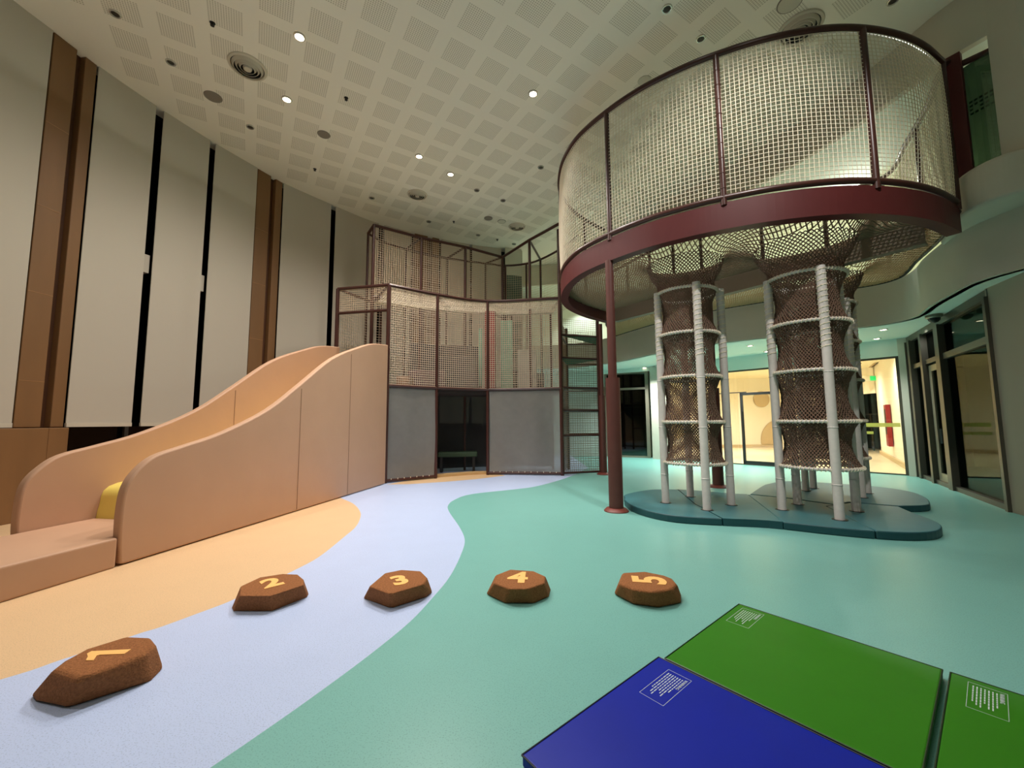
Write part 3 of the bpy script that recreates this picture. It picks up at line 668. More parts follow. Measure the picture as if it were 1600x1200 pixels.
# ================================================================== folding gym mats
MA = Vector((1.67, 3.17)); E1 = Vector((0.67, -0.83)).normalized(); E2 = Vector((-E1.y, E1.x)) * -1
E2 = Vector((-0.74, -0.675)).normalized(); E2 = (E2 + Vector((E1.y, -E1.x)) * 1.0).normalized() if E2.dot(Vector((E1.y, -E1.x))) > 0 else E2
def gym_mat(name, corner, s1, s2, m, me_, lab, notice, piping=None):
    c = Vector(corner); P = [c, c + E1 * s1, c + E1 * s1 + E2 * s2, c + E2 * s2]; mid = sum(P, Vector((0, 0))) / 4
    t = thing(name, (mid.x, mid.y, 0), lab, 'gym mat', 'folding gym mats')
    MB().prism([(p.x, p.y) for p in P], 0.002, 0.048, 0, 0).build('cushion', m, t, bevel=0.008)
    mb = MB()
    ring = [P[0], P[1], P[2], P[3]]
    for i in range(4):
        a, b = ring[i], ring[(i + 1) % 4]; mb.tube([(a.x, a.y, 0.046), (b.x, b.y, 0.046)], 0.004, 6)
    mb.build('piping', me_, t)
    # warning notice: outline box, heading and lines of fine print
    (o1, o2, w1, w2) = notice; q0 = c + E1 * o1 + E2 * o2
    mb = MB()
    C4 = [q0, q0 + E1 * w1, q0 + E1 * w1 + E2 * w2, q0 + E2 * w2]
    for i in range(4):
        a, b = C4[i], C4[(i + 1) % 4]; mb.slab(a, b, 0.0482, 0.0490, 0.0018)
    for li in range(7):
        x1 = w1 * (0.74 - li * 0.10); y = w2 * 0.10
        while y < w2 * (0.62 + 0.3 * ((li * 37) % 10) / 10):
            L = random.uniform(0.012, 0.03); a = q0 + E1 * x1 + E2 * y; b = q0 + E1 * x1 + E2 * (y + L); mb.slab(a, b, 0.0482, 0.0490, 0.0048); y += L + 0.006
    mb.build('printed_notice', M_PRINT, t)
    hc = q0 + E1 * (w1 * 0.87) + E2 * (w2 * 0.25); ang = math.atan2(E2.y, E2.x)
    numeral('WARNING', (hc.x, hc.y), ang, 0.016, M_PRINT, t, 'notice_heading', z=0.0488, thick=0.0008, bold=0.0)
    return t
g0 = MA; gym_mat('gym_mat', g0, 1.045, 1.06, M_GREEN, M_EDGEG, 'bright green gym mat with white notice, touching the blue mat', (0.045, 0.05, 0.14, 0.285))
g1 = MA + E1 * 1.075; gym_mat('gym_mat', g1, 1.05, 1.06, M_GREEN, M_EDGEG, 'green gym mat at the right frame edge, only its corner in view', (0.065, 0.05, 0.13, 0.28))
g2 = MA + E2 * 1.075 + E1 * -0.03; gym_mat('gym_mat', g2, 1.05, 1.06, M_BLUEV, M_EDGE, 'blue gym mat in the foreground with white warning notice', (0.10, 0.07, 0.13, 0.285))

# ================================================================== slide
U = Vector((0.1807, 0.98354)); NV = Vector((-0.98354, 0.1807)); S0 = Vector((-3.899, 4.160))
prof_b = [(0.0, 0.02), (-0.03, 0.3), (-0.03, 0.55), (0.0, 0.77), (0.11, 0.93), (0.29, 1.06), (0.64, 1.15), (1.14, 1.29), (1.87, 1.60), (2.53, 2.03), (3.35, 2.58), (4.19, 2.93), (4.8, 3.13), (5.46, 3.22)]
prof_f = [(0.04, 0.02), (0.02, 0.3), (0.02, 0.55), (0.05, 0.77), (0.15, 0.93), (0.32, 1.06), (0.64, 1.15), (1.14, 1.29), (1.87, 1.60), (2.53, 2.03), (3.35, 2.58), (4.19, 2.93), (4.8, 3.13), (5.46, 3.22)]
def panel(off, th, lab_m, name, parent, prof):
    P = crom(prof, 4); P += [(5.46, 0.01), (0.09, 0.01)]
    v = []; n = len(P)
    for o_ in (off, off + th):
        for s_, z_ in P: q = S0 + U * s_ + NV * o_; v.append((q.x, q.y, z_))
    f = [tuple(range(n)), tuple(range(2 * n - 1, n - 1, -1))] + [(i, n + i, n + (i + 1) % n, (i + 1) % n) for i in range(n)]
    return MB().add(v, f).build(name, M_SLIDE, parent, True, bevel=0.02, seg=3)
t = thing('toddler_slide', (S0.x, S0.y, 0), 'padded tan slide with tall wavy side panels on the left', 'slide')
sp = panel(0.0, 0.10, None, 'side_panel', t, prof_f); sp2 = panel(1.25, 0.10, None, 'side_panel', t, prof_b)
M_STITCH = mat('tan_seam', (146, 110, 84), 0.8)
for pan, off in ((sp, -0.004), (sp2, 1.246)):
    for s_, zt in ((2.55, 2.02), (3.95, 2.84))[:1 if off > 1 else 2]:
        q = S0 + U * s_ + NV * off; MB().tube([(q.x, q.y, 0.03), (q.x, q.y, zt * 0.97)], 0.0035, 5).build('seam', M_STITCH, pan)
# sliding bed
bed = [(0.66, 0.20), (0.69, 0.42), (0.78, 0.64), (1.3, 0.72), (1.9, 0.86), (2.8, 1.25), (3.8, 1.65), (4.6, 1.95), (5.46, 2.10)]
P = crom(bed, 4); v = []; n = len(P)
for o_ in (0.10, 1.25):
    for s_, z_ in P: q = S0 + U * s_ + NV * o_; v.append((q.x, q.y, z_))
for o_ in (0.10, 1.25):
    for s_, z_ in P: q = S0 + U * s_ + NV * o_; v.append((q.x, q.y, z_ - 0.08))
f = [(i, i + 1, n + i + 1, n + i) for i in range(n - 1)] + [(2 * n + i + 1, 2 * n + i, 3 * n + i, 3 * n + i + 1) for i in range(n - 1)] + [(0, n, 3 * n, 2 * n), (i + 0 if False else n - 1, 3 * n - 1, 4 * n - 1, 2 * n - 1)]
MB().add(v, f).build('slide_bed', M_SLIDEY, t, True)
# landing mat
q = [S0 + U * -0.01 + NV * 0.0, S0 + U * -0.01 + NV * 1.245, S0 + U * 0.10 + NV * 1.245]
P4 = [S0 + U * 0.98 * 0 + NV * 0.0, S0 + U * 0.0 + NV * 1.24, S0 + U * -1.7 + NV * 1.24, S0 + U * -1.7 + NV * 0.0]
P4 = [S0 + U * 0.005 + NV * 0.0, S0 + U * 0.005 + NV * 0.11, S0 + U * 0.65 + NV * 0.11, S0 + U * 0.65 + NV * 1.24, S0 + U * -1.9 + NV * 1.24, S0 + U * -1.9 + NV * 0.0]
tag(MB().prism([(p.x, p.y) for p in P4], 0.0, 0.285).build('landing_mat', M_SLIDE, None, bevel=0.02, seg=3), 'low tan padded landing block at the foot of the slide', 'crash mat')

# ================================================================== pads under the climbing tubes
padtop = [(1.90, 7.1), (2.0, 7.45), (2.44, 7.85), (2.85, 8.0), (3.4, 7.85), (3.9, 7.50), (4.15, 7.40)]
padbot = [(1.85, 6.95), (1.84, 6.55), (1.96, 6.12), (2.25, 5.78), (2.80, 5.60), (3.33, 5.47), (3.87, 5.14), (4.26, 4.95), (4.62, 4.87), (4.95, 4.93), (5.25, 5.15), (5.45, 5.45), (5.62, 5.90), (5.80, 6.30)]
def pad(poly, lab):
    poly = [(p[0], p[1]) for p in poly]
    c = (sum(p[0] for p in poly) / len(poly), sum(p[1] for p in poly) / len(poly))
    poly = [(c[0] + (p[0] - c[0]) * 0.994, c[1] + (p[1] - c[1]) * 0.994) for p in poly]
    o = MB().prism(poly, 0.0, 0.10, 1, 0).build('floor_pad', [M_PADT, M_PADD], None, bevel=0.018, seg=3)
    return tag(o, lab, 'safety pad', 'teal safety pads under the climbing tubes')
b = crom(padbot, 4); tp = crom(padtop, 4)
ia = min(range(len(b)), key=lambda i: abs(b[i][0] - 2.80)); ib = min(range(len(b)), key=lambda i: abs(b[i][0] - 3.40)); ic = min(range(len(b) - 12), key=lambda i: abs(b[i][0] - 4.30))
jt = (3.05, 6.55)
pad(tp[::-1] [0:0] + b[:ia + 1] + [(2.87, 6.6), (3.15, 7.95)] + tp[:[i for i, q in enumerate(tp) if q[0] > 3.1][0]][::-1], 'dark teal floor pad under the left climbing tube')
pad(b[ia:ib + 1] + [(4.15, 7.40)] + [q for q in tp if q[0] > 3.1][::-1] + [(3.15, 7.95), (2.87, 6.6)], 'teal floor pad wedge between the two climbing tubes')
pad(b[ib:ic + 1] + [(4.75, 6.35), (4.95, 6.45), (4.6, 7.0), (4.15, 7.40)], 'teal floor pad under the middle climbing tube, front side')
pad(b[ic:] + [(5.35, 6.62), (4.95, 6.45), (4.75, 6.35)], 'rounded teal floor pad at the right end of the pads')
back = crom([(4.20, 7.42), (4.95, 8.30), (5.3, 8.62), (5.9, 8.95), (6.58, 8.62), (7.10, 8.15), (7.22, 7.6), (6.95, 7.05), (6.6, 6.62), (6.3, 6.38), (5.84, 6.33)], 4)
pad(back + [(5.35, 6.66), (4.97, 6.49), (4.63, 7.03)], 'rearmost rounded teal pad under the far climbing tube')

# ================================================================== climbing tubes
HZ = [0.74, 1.38, 2.09, 2.78, 3.49]
def climbing_tube(c, R, poles, lab, flare_to, z_fl=4.0, hz=HZ):
    t = thing('climbing_tube', (c[0], c[1], 0.1), lab, 'climbing net tube', 'knitted net climbing tubes')
    nseg = 70
    for (px_, py_) in poles:
        pts = [(px_, py_, 0.1), (px_, py_, 1.0), (px_, py_, 2.4), (px_, py_, 3.52)]
        o = MB().tube(pts, 0.058, 14).build('pole', M_POLE, t, True)
        for k in range(3): MB().lathe((px_, py_, 0.55 + 0.75 * k), [(0.058, -0.008), (0.064, 0), (0.058, 0.008)], 14).build('joint', M_POLE, o)
        G = []; # rope lashing around the upper part of the pole
        mb = MB(); pts = []
        for k in range(120):
            a = 2 * pi * k / 8; pts.append((px_ + 0.060 * math.cos(a), py_ + 0.060 * math.sin(a), 2.35 + 1.14 * k / 120))
        mb.tube(pts, 0.008, 5); mb.build('lashing', M_ROPE, o, True)
        MB().lathe((px_, py_, 0.1), [(0.09, 0.001), (0.085, 0.006), (0.05, 0.006)], 14).build('foot_collar', M_DARK, o)
    for z in hz:
        pts = [(c[0] + R * math.cos(2 * pi * k / 48), c[1] + R * math.sin(2 * pi * k / 48), z) for k in range(48)]
        h = MB().tube(pts, 0.020, 8, closed=True).build('hoop', M_POLE, t, True)
        mb = MB(); pts = []
        for k in range(520):
            a = 2 * pi * k / 520; b_ = a * 65; rr = R + 0.024 * math.cos(b_)
            pts.append((c[0] + rr * math.cos(a), c[1] + rr * math.sin(a), z + 0.024 * math.sin(b_)))
        mb.tube(pts, 0.007, 4, closed=True); mb.build('hoop_lashing', M_ROPE, h)
    # knitted sleeve, pinched between the hoops, flared on top
    prof = []
    for a, b_ in zip(hz, hz[1:]):
        n = 25
        for k in range(n):
            q = k / n; prof.append((R * (1 - 0.23 * math.sin(pi * q) ** 0.8), a + (b_ - a) * q))
    n = 20
    for k in range(n + 1):
        q = k / n; prof.append((R * 0.98 + (flare_to - R) * q ** 1.5 - 0.05 * math.sin(pi * min(1, q * 1.6)) * (q < .62), hz[-1] + (z_fl - hz[-1]) * q))
    nc = 124; G = np.zeros((len(prof), nc, 3))
    for i, (r_, z_) in enumerate(prof):
        for j in range(nc):
            a = 2 * pi * j / nc; rr = r_ * (1 + 0.012 * math.sin(j * 1.7 + i * 0.6)); G[i, j] = (c[0] + rr * math.cos(a), c[1] + rr * math.sin(a), z_)
    netmesh('knitted_sleeve', G, 0.0076, M_KNIT, t, closed_u=True, diag=True)
    return t
C1, C2, C3 = (2.90, 6.66), (4.40, 5.98), (5.84, 7.50)
climbing_tube(C1, 0.47, [(2.44, 6.68), (2.84, 6.13), (3.06, 7.20), (3.38, 6.48)], 'left knitted climbing tube on white poles, nearest the maroon post', 0.60)
climbing_tube(C2, 0.50, [(3.93, 6.12), (4.27, 5.49), (4.42, 6.50), (4.90, 5.98)], 'middle knitted climbing tube on white poles, largest in view', 0.66)
climbing_tube(C3, 0.47, [(5.42, 7.72), (5.75, 7.98), (6.30, 7.42), (5.86, 7.02)], 'far knitted climbing tube mostly hidden behind the middle one', 0.6)

# ================================================================== ring net platform
ZB, ZB2, ZR, ZT = 4.02, 4.40, 4.47, 6.62
FR = [(2.55, 10.8), (1.9, 10.2), (1.38, 9.5), (1.12, 8.85), (1.05, 8.2), (1.09, 7.65), (1.26, 7.08), (1.63, 6.5), (2.06, 6.02), (2.53, 5.66), (2.95, 5.42), (3.5, 5.19), (4.1, 5.05), (4.65, 5.03), (5.25, 5.12), (5.8, 5.3), (6.35, 5.57)]
FRS = crom(FR, 6)
BK = [(6.35, 5.57), (6.9, 6.3), (7.25, 6.88), (7.55, 7.42), (7.88, 7.92), (8.03, 8.32), (7.86, 8.70), (7.28, 9.12), (6.28, 9.88), (5.2, 10.85), (4.27, 12.25), (3.5, 14.0), (2.9, 12.3), (2.55, 10.8)]
t = thing('ring_net_platform', (4.3, 7.6, 0), 'large curved overhead net platform with maroon beam on maroon posts', 'play net platform')
def beam_along(plan, z0, z1, name, parent, flange=0.13, t_=0.03, m=None):
    """I-section beam swept along plan"""
    P = [Vector(p[:2]) for p in plan]; n = len(P); mb = MB(); v = []; f = []
    sec = [(-t_ / 2 - flange, z0), (t_ / 2, z0), (t_ / 2, z1), (-t_ / 2 - flange, z1), (-t_ / 2 - flange, z1 - 0.03), (-t_ / 2, z1 - 0.03), (-t_ / 2, z0 + 0.03), (-t_ / 2 - flange, z0 + 0.03)]
    K = len(sec)
    for i, p in enumerate(P):
        d = (P[min(i + 1, n - 1)] - P[max(i - 1, 0)]).normalized(); o = Vector((d.y, -d.x))   # outward (right of travel)
        for a, z in sec: q = p - o * a * -1; v.append((q.x, q.y, z))
    for i in range(n - 1):
        for k in range(K): f.append((i * K + k, i * K + (k + 1) % K, (i + 1) * K + (k + 1) % K, (i + 1) * K + k))
    f += [tuple(range(K)), tuple((n - 1) * K + k for k in range(K - 1, -1, -1))]
    o = mb.add(v, f).build(name, m or M_BEAM, parent, False); return o
rb = beam_along([p for p in FRS], ZB, ZB2, 'ring_beam', t)
cb = beam_along([(2.7, 10.56), (4.5, 8.13), (6.15, 5.86)], ZB - 0.02, ZB2 - 0.04, 'cross_beam', t, m=M_UNDER)
MB().tube(z3(FRS, ZR), 0.042, 10).build('bottom_rail', M_TUBE, t, True)
MB().tube(z3(FRS, ZT), 0.048, 10).build('top_rail', M_TUBE, t, True)
BKS = crom(BK[:-2], 4) + [BK[-2], BK[-1]]
MB().tube(z3(BKS, 4.33), 0.035, 8).build('back_bottom_rail', M_DARK, t, True)
MB().tube(z3(BKS[1:-2], 6.6), 0.045, 10).build('back_top_rail', M_TUBE, t, True)
for p in [(6.35, 5.57), (4.72, 5.03), (2.95, 5.42), (1.63, 6.5), (1.12, 8.85), (1.9, 10.2), (7.25, 6.88), (8.0, 8.4), (7.28, 9.12), (6.28, 9.88), (5.2, 10.85), (4.7, 11.5), (4.27, 12.25), (3.85, 13.2), (3.5, 14.0)]:
    back_ = p[1] > 9.3 or (p[0] > 6.5 and p[1] > 6)
    o = MB().tube([(p[0], p[1], 4.36), (p[0], p[1], 6.55 if back_ else ZT)], 0.042, 10).build('net_post', M_TUBE, t, True)
mb = MB()
for zc in range(9): mb.lathe((2.95, 5.42, 4.6 + 0.22 * zc), [(0.043, -0.006), (0.047, 0), (0.043, 0.006)], 10)
mb.build('post_ties', M_TUBE, t)
# deep end frame at the right corner
MB().box((6.56, 5.60, 5.60), (0.10, 0.16, 2.3), 0.5).build('corner_post', M_BEAM, t, bevel=0.01)
MB().tube([(6.42, 5.62, ZT + 0.02), (6.6, 5.65, ZT + 0.10)], 0.05, 8).build('corner_brace', M_TUBE, t)
MB().tube([(6.6, 5.62, ZT - 0.02), (6.85, 5.2, ZT - 0.06)], 0.045, 8).build('wall_rail', M_TUBE, t)
wallnet('side_net', FRS, ZR + 0.04, ZT - 0.05, 0.058, 0.0052, M_ROPE, t, bulge=0.05)
wallnet('back_net', BKS[:-2], 4.4, 6.45, 0.075, 0.0060, M_ROPE, t)
# sagging crocheted floor nets
def floornet(name, poly, holes, pitch, r, m, parent, z0, sag, rot=0.6):
    cx = sum(p[0] for p in poly) / len(poly); cy = sum(p[1] for p in poly) / len(poly); R = 5.5; n = int(2 * R / pitch)
    P = np.array([p[:2] for p in poly]); Q = np.roll(P, -1, 0); D = Q - P; L2 = (D ** 2).sum(1) + 1e-12
    us = (np.arange(n) - n / 2) * pitch; Ux, Vx = np.meshgrid(us, us)
    X = cx + Ux * math.cos(rot) - Vx * math.sin(rot); Y = cy + Ux * math.sin(rot) + Vx * math.cos(rot)
    X = X + 0.02 * np.sin(Y * 5.3); Y = Y + 0.02 * np.sin(X * 4.7)
    ins = np.zeros_like(X, bool); j = len(P) - 1
    for i in range(len(P)):
        a = (P[i, 1] > Y) != (P[j, 1] > Y); xx = (P[j, 0] - P[i, 0]) * (Y - P[i, 1]) / (P[j, 1] - P[i, 1] + 1e-12) + P[i, 0]; ins ^= a & (X < xx); j = i
    dist = np.full(X.shape, 1e9)
    for i in range(len(P)):
        tt = np.clip(((X - P[i, 0]) * D[i, 0] + (Y - P[i, 1]) * D[i, 1]) / L2[i], 0, 1)
        dist = np.minimum(dist, np.hypot(X - P[i, 0] - tt * D[i, 0], Y - P[i, 1] - tt * D[i, 1]))
    Z = z0 - sag * (1 - np.exp(-dist / 0.8))
    for (hx, hy, hr) in holes:
        d = np.hypot(X - hx, Y - hy); ins &= d > hr; wt = np.exp(-np.maximum(d - hr - 0.03, 0) / 0.16); Z = Z * (1 - wt) + 4.0 * wt
    Vv = []; Ff = []; k = 0
    def seg(mask_a, mask_b, A, B):
        nonlocal k
        sel = mask_a & mask_b; a = A[sel]; b = B[sel]; T = b - a; T /= np.linalg.norm(T, axis=1, keepdims=True)
        s_ = np.cross(T, [0, 0, 1.0]); s_ /= np.linalg.norm(s_, axis=1, keepdims=True); u_ = np.cross(s_, T); m_ = len(a)
        ring = []
        for e in (a - T * r * .5, b + T * r * .5):
            for w1, w2 in ((1, 0), (0, 1), (-1, 0), (0, -1)): ring.append(e + r * (s_ * w1 + u_ * w2))
        V = np.stack(ring, 1).reshape(-1, 3); base = np.arange(m_)[:, None] * 8 + k
        for q in range(4): Ff.append(base + np.array([q, (q + 1) % 4, 4 + (q + 1) % 4, 4 + q]))
        Vv.append(V); k += m_ * 8
    G = np.stack([X, Y, Z], -1)
    seg(ins[:-1, :], ins[1:, :], G[:-1, :], G[1:, :]); seg(ins[:, :-1], ins[:, 1:], G[:, :-1], G[:, 1:])
    V = np.concatenate(Vv); Fc = np.concatenate(Ff)
    me = bpy.data.meshes.new(name); me.vertices.add(len(V)); me.vertices.foreach_set('co', V.astype('f').ravel())
    me.loops.add(Fc.size); me.loops.foreach_set('vertex_index', Fc.astype('i').ravel()); me.polygons.add(len(Fc)); me.polygons.foreach_set('loop_start', (np.arange(len(Fc)) * 4).astype('i'))
    me.update(calc_edges=True); me.validate(); me.materials.append(m)
    o = bpy.data.objects.new(name, me); COL.objects.link(o); o.parent = parent; o.matrix_parent_inverse = parent.matrix_basis.inverted(); return o
front_poly = [p[:2] for p in FRS] + [(4.5, 8.13)]
floornet('floor_net', front_poly, [(*C1, 0.555), (*C2, 0.61)], 0.058, 0.0092, M_ROPED, t, 4.34, 0.18)
floornet('rear_floor_net', [(2.6, 10.7), (4.5, 8.13), (6.3, 5.68)] + [p[:2] for p in BKS[1:-1]], [(*C3, 0.555)], 0.066, 0.0085, mat('tan_rope', (186, 150, 108), 0.9), t, 4.32, 0.12, 0.3)
# support posts of the ring
for (x, y, r_, zc) in [(1.62, 6.56, 0.084, 2.09), (4.34, 8.80, 0.084, 2.09), (2.42, 11.0, 0.065, 2.09)]:
    po = MB().tube([(x, y, 0.0), (x, y, ZB + 0.02)], r_ * 0.82, 20).build('support_post', M_POST, t, True)
    MB().tube([(x, y, 0.03), (x, y, zc)], r_ * 1.32, 20).build('post_padding', M_POST, po, True)
    MB().lathe((x, y, 0), [(0.19, 0.0), (0.19, 0.012), (0.15, 0.05), (0.10, 0.055)], 24).build('base_plate', mat('red_base', (112, 50, 40), 0.5), po, True)

# ================================================================== net play tower (left)
T0, T1, T2, T3, T4, T5 = (-4.32, 9.95), (-2.96, 9.66), (-1.93, 10.45), (-0.66, 11.05), (1.30, 10.82), (2.38, 11.17)
BAY = crom([T1, T2, T3, T4], 8)
ZD, ZM = 2.27, 4.72; ZTT = 6.65
t = thing('net_play_tower', (-1.0, 10.5, 0), 'two storey maroon framed play tower with curved net front', 'play tower')
def rail(name, plan, z, r=0.042, m=None, p=None): return MB().tube(z3(plan, z), r, 8).build(name, m or M_TUBE, p or t, True)
def post(name, p, z0, z1, r=0.042, m=None, pr=None): return MB().tube([(p[0], p[1], z0), (p[0], p[1], z1)], r, 10).build(name, m or M_TUBE, pr or t, True)
rail('top_rail', BAY, ZM); rail('middle_rail', BAY, ZD); 
BAY_L = [p for p in BAY if p[0] <= T2[0] + 0.02]; BAY_R = [p for p in BAY if p[0] >= T3[0] - 0.02]
rail('bottom_rail', BAY_L, 0.05, 0.035); rail('bottom_rail', BAY_R, 0.05, 0.035)
for p, zt in ((T1, ZM), (T2, ZM - 0.02), (T3, ZM - 0.02)): post('corner_post' if p is T1 else 'post', p, 0, zt, 0.05 if p is T1 else 0.04)
post('corner_post', T0, 0, ZM, 0.05); post('corner_post', T4, 0, ZTT, 0.048)
rail('side_rail', [T0, T1], ZM); rail('side_rail', [T0, T1], ZM - 0.62, 0.036); rail('side_rail', [T0, T1], ZD, 0.04)
RB = [(-4.32, 9.95), (-3.85, 11.1), (-2.6, 11.75), (-1.4, 12.15), (0.0, 12.45), (1.2, 12.3)]
rail('rear_rail', RB, ZM, 0.036); rail('rear_rail', RB, ZD, 0.036)
for p in RB[1:]: post('rear_post', p, 0, ZM, 0.036)
for a, b in (((-3.85, 11.1), T1), ((-1.75, 11.95), T2), ((0.0, 12.45), T3), ((1.2, 12.3), T4)): rail('roof_bar', [a, b], ZM, 0.034)
wallnet('front_net', BAY, ZD + 0.04, ZM - 0.04, 0.056, 0.0060, M_ROPE2, t, bulge=0.03)
wallnet('side_net', [T0, T1], ZM - 0.6, ZM - 0.04, 0.056, 0.0052, M_ROPE2, t)
wallnet('rear_net', RB, ZD, ZM, 0.075, 0.0045, M_ROPE2, t)
# roof net between front and rear rails (bright, loosely hung)
NB = 90; Fp = resample(BAY, 0.06)[:]; nF = len(Fp); Rp = resample([(-3.85, 11.1), (-2.6, 11.75), (-1.4, 12.15), (0.0, 12.45), (1.2, 12.3)], 0.05); Rp = [Rp[int(i * (len(Rp) - 1) / (nF - 1))] for i in range(nF)]
G = np.zeros((26, nF, 3))
for j in range(nF):
    for i in range(26):
        q = i / 25; G[i, j] = (Fp[j][0] * (1 - q) + Rp[j][0] * q, Fp[j][1] * (1 - q) + Rp[j][1] * q, ZM - 0.03 - 0.10 * math.sin(pi * q))
netmesh('roof_net', G, 0.0075, M_ROPE, t)
# decks and grey mesh walls below
deck = [(p[0], p[1] + 0.08) for p in BAY] + RB[::-1]
MB().prism([(p[0], p[1]) for p in deck], ZD - 0.12, ZD - 0.02).build('deck', M_DECK, t)
def meshwall(name, plan, z0, z1, m=M_GREYNET):
    P = resample(plan, 0.12); v = []; f = []
    nz = 14
    for j, p in enumerate(P):
        for i in range(nz):
            q = i / (nz - 1); w_ = 0.03 * math.sin(pi * q) * math.sin(j * 0.9 + q * 3)
            v.append((p[0], p[1] + w_, z0 + (z1 - z0) * q))
    for j in range(len(P) - 1):
        for i in range(nz - 1): f.append((j * nz + i, (j + 1) * nz + i, (j + 1) * nz + i + 1, j * nz + i + 1))
    return MB().add(v, f).build(name, m, t, True)
meshwall('grey_mesh_panel', BAY_L, 0.08, ZD - 0.04); meshwall('grey_mesh_panel', BAY_R, 0.08, ZD - 0.04)
meshwall('rear_mesh_panel', RB, 0.08, ZD - 0.04, mat('shaded_mesh_fabric', (44, 42, 40), 0.8, alpha=0.88))  # grey mesh coloured near black, interior shade put into the fabric colour
mb = MB()
for seg_ in (BAY_L, BAY_R):
    for p in resample(seg_, 0.16)[1:-1]: mb.box((p[0], p[1] - 0.04, 0.085), (0.015, 0.015, 0.03))
mb.build('lacing', M_ROPE, t)
# play details inside the upper bay
MB().box((-0.62, 11.75, 3.45), (0.30, 0.30, 2.35)).build('red_padded_post', M_RED, t, bevel=0.04)
MB().box((-0.15, 11.95, 3.35), (0.34, 0.10, 2.1)).build('mint_panel', M_MINT, t, bevel=0.02)
MB().box((-0.92, 11.9, 3.3), (0.10, 0.08, 1.7)).build('mint_panel', M_MINT, t, bevel=0.02)
MB().box((0.45, 12.0, 2.9), (0.55, 0.12, 1.25)).build('pale_panel', mat('pale_panel', (190, 185, 170), 0.7), t, bevel=0.02)
MB().box((-2.3, 11.2, 2.55), (1.0, 0.5, 0.5)).build('padded_step', mat('mauve_pad', (120, 92, 92), 0.7), t, bevel=0.04)
MB().box((-1.5, 11.4, 2.75), (1.0, 0.6, 0.9)).build('padded_step', mat('grey_pad', (90, 84, 80), 0.7), t, bevel=0.04)
MB().box((-1.9, 11.75, 2.95), (2.1, 0.10, 1.36), 0.32).build('padded_wall', mat('charcoal_pad', (76, 70, 66), 0.7), t, bevel=0.03)
MB().box((-2.75, 10.5, 2.42), (0.35, 0.5, 0.28)).build('padded_step', M_SLIDE, t, bevel=0.03)
# curved sill of the doorway
sill = [p for p in BAY if T2[0] <= p[0] <= T3[0]]
ribbon('door_sill', [(p[0], p[1] + 0.12) for p in sill], 0, 0.06, mat('tan_sill', (196, 160, 110), 0.6), 0.3, 1, t)
bn = thing('play_bench', (-1.5, 12.3, 0), 'low dark green bench inside the tower doorway', 'bench')
MB().box((-1.55, 11.75, 0.50), (1.1, 0.4, 0.14), 0.1).build('seat', mat('green_bench', (50, 74, 50), 0.6), bn, bevel=0.03)
for dx in (-0.45, 0.45): MB().box((-1.55 + dx, 11.75 + dx * 0.1, 0.215), (0.07, 0.3, 0.43), 0.1).build('leg', M_DARK, bn)

# ---- upper walkway with net
t = thing('net_walkway', (-1.3, 12.0, ZD), 'upper maroon pipe walkway with nets above the tower', 'net walkway')
UF = [(-3.66, 10.50), (-2.56, 11.27), (-1.38, 11.91), (-0.28, 12.69)]; UFR = [(-0.28, 12.69), (0.53, 11.46), (1.27, 10.50)]
UBK = [(-3.98, 10.98), (-3.74, 11.5), (-3.21, 12.05), (-2.06, 12.75), (-0.85, 13.2), (-0.2, 13.4), (0.5, 13.25), (0.95, 12.9), (1.5, 12.1), (1.9, 11.2)]
rail('top_rail', UF, ZTT, p=t); rail('top_rail', UFR, ZTT, p=t); rail('rear_rail', crom(UBK, 3), ZTT, 0.034, p=t); rail('end_rail', [UF[0], UBK[0]], ZTT, p=t)
for a, b in (((-2.56, 11.27), (-3.21, 12.05)), ((-1.38, 11.91), (-2.06, 12.75)), ((-0.28, 12.69), (-0.85, 13.2)), ((0.53, 11.46), (0.95, 12.9))): rail('cross_bar', [a, b], ZTT, 0.034, p=t)
for p in UF + UFR[1:2]: post('post', p, ZD, ZTT, 0.042, pr=t)
for p in UBK[:9]: post('rear_post', p, ZM if False else ZD, ZTT, 0.034, pr=t)
wallnet('front_net', UF, ZM + 0.0, ZTT - 0.03, 0.062, 0.0050, M_ROPE2, t)
wallnet('rear_net', crom(UBK, 3), ZM, ZTT - 0.03, 0.075, 0.0042, M_ROPE2, t)
rail('deck_rail', UF, ZM - 0.02, 0.03, p=t)

# ---- climbing shaft with green decks at the right of the tower
t = thing('climbing_shaft', (1.8, 11.3, 0), 'narrow net climbing shaft with green triangular decks', 'climbing shaft')
TB, TC = (1.65, 12.2), (2.65, 12.3)
post('corner_post', T5, 0, 4.2, 0.045, pr=t); post('rear_post', TB, 0, 4.2, 0.04, pr=t); post('rear_post', TC, 0, 4.2, 0.04, pr=t)
LV = [0.06, 1.03, 1.70, 2.30, 3.10, 3.72]
for i, z in enumerate(LV):
    rail('front_rail', [T4, T5], z, 0.028, p=t)
    if i: 
        rail('side_rail', [T5, TC], z, 0.026, p=t); rail('rear_rail', [TB, TC], z, 0.026, p=t); rail('side_rail', [T4, TB], z, 0.026, p=t)
    if i:
        poly = [T4, T5, TC] if i % 2 else [T4, T5, TB]
        MB().prism(poly, z - 0.02, z + 0.0).build('triangular_deck', M_GREENNET if z > 2.9 else mat('grey_deck', (96, 92, 86), 0.8), t)
wallnet('front_net', [T4, T5], 0.08, 4.15, 0.056, 0.0040, M_ROPED, t)
MB().add([(T4[0], T4[1] + .02, 0.08), (T5[0], T5[1] + .02, 0.08), (T5[0], T5[1] + .02, 2.26), (T4[0], T4[1] + .02, 2.26)], [(0, 1, 2, 3)]).build('grey_mesh_panel', mat('light_grey_mesh', (138, 134, 128), 0.8, alpha=0.45), t)
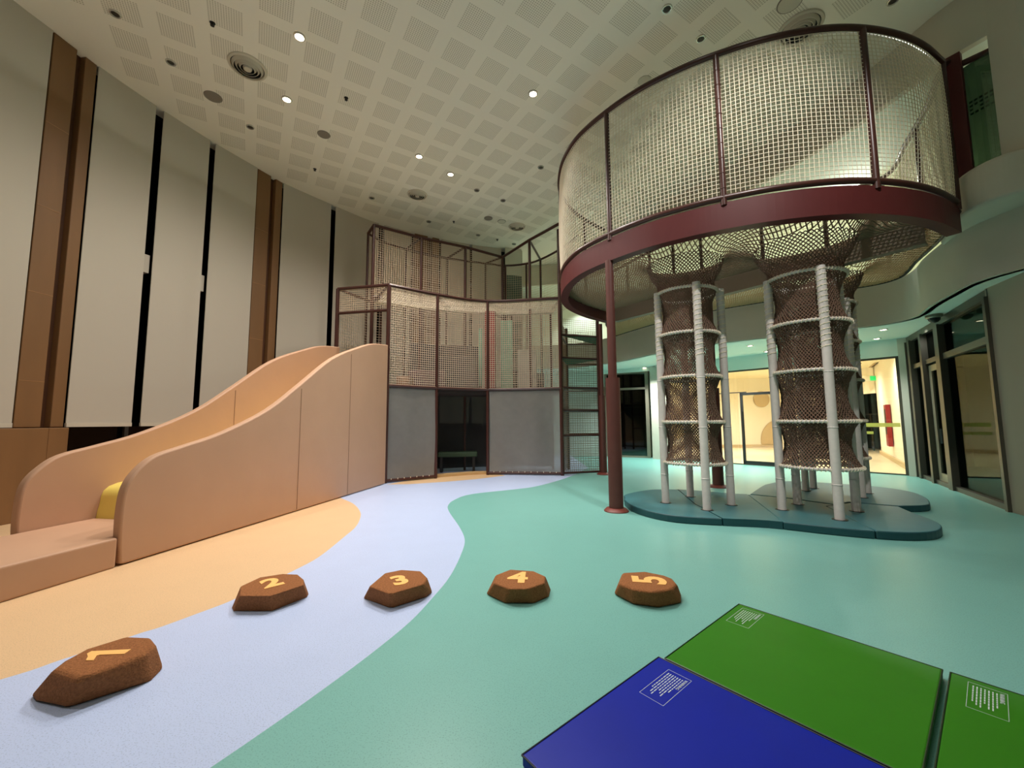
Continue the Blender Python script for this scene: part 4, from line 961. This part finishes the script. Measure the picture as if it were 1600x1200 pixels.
wallnet('rear_net', [T4, TB, TC, T5], 0.08, 4.1, 0.075, 0.0036, M_ROPED, t)
MB().box((2.55, 11.35, 2.20), (0.10, 0.08, 0.3)).build('grey_box', M_ALU, t)

# green-grey window behind the walkway end
wv = struct(empty('window_4', (0.1, 14.2, 0)))
MB().slab((-0.22, 14.16), (0.36, 14.32), 3.2, 6.6, 0.06).build('pane', mat('green_window', (84, 100, 88), 0.3), wv)
MB().slab((-0.22, 14.14), (0.36, 14.30), 6.6, 7.6, 0.06).build('window_frame', M_WALL, wv)

# ================================================================== lit room things
t = thing('fire_hose_cabinet', (11.35, 12.4, 1.2), 'narrow red fire hose cabinet on the cream corridor wall', 'fire cabinet')
cdir = Vector((4.9, 6.5)).normalized(); cn = Vector((-cdir.y, cdir.x))
c0 = Vector((10.28, 10.45)) + cdir * 4.05 + cn * 0.14
MB().slab(c0, c0 + cdir * 0.55, 0.5, 1.9, 0.12).build('cabinet_body', M_RED, t, bevel=0.01)
q0 = c0 + cn * 0.065 + cdir * 0.1
MB().slab(q0, q0 + cdir * 0.35, 0.9, 1.75, 0.01).build('cabinet_window', M_DARK, t)
t = thing('exit_sign', (14.6, 16.9, 3.1), 'small green exit sign hanging in the corridor', 'exit sign')
MB().slab((14.25, 16.95), (14.95, 16.75), 2.98, 3.20, 0.04).build('sign_case', M_CREAM, t)
MB().slab((14.75, 16.79), (14.93, 16.735), 3.0, 3.18, 0.05).build('sign_face', M_EXIT, t)
dA, dB = at(1355, 581, 3.6), at(1374, 566, 3.6)
t = thing('linear_diffuser', ((dA[0] + dB[0]) / 2, (dA[1] + dB[1]) / 2, 3.6), 'long dark slot air diffuser in the corridor ceiling', 'air diffuser')
MB().slab(dA[:2], dB[:2], 3.585, 3.598, 0.30).build('slot_frame', M_TAN, t)
for dd in (-0.07, 0.07): MB().slab((dA[0] + dd, dA[1]), (dB[0] + dd, dB[1]), 3.575, 3.59, 0.05).build('slot', M_DARK, t)
t = thing('dark_railing', (16.4, 19.0, 0), 'dark railing at the night end of the corridor', 'railing')
RG0, RG1 = (16.4, 17.1), (16.4, 20.6)
for z in (1.62, 1.02): MB().slab(RG0, RG1, z, z + 0.05, 0.05).build('handrail', M_ALUD, t)
for k in range(7): MB().slab(along(RG0, RG1, k / 6.3), along(RG0, RG1, k / 6.3 + 0.02), 0, 1.62, 0.04).build('baluster', M_ALUD, t)
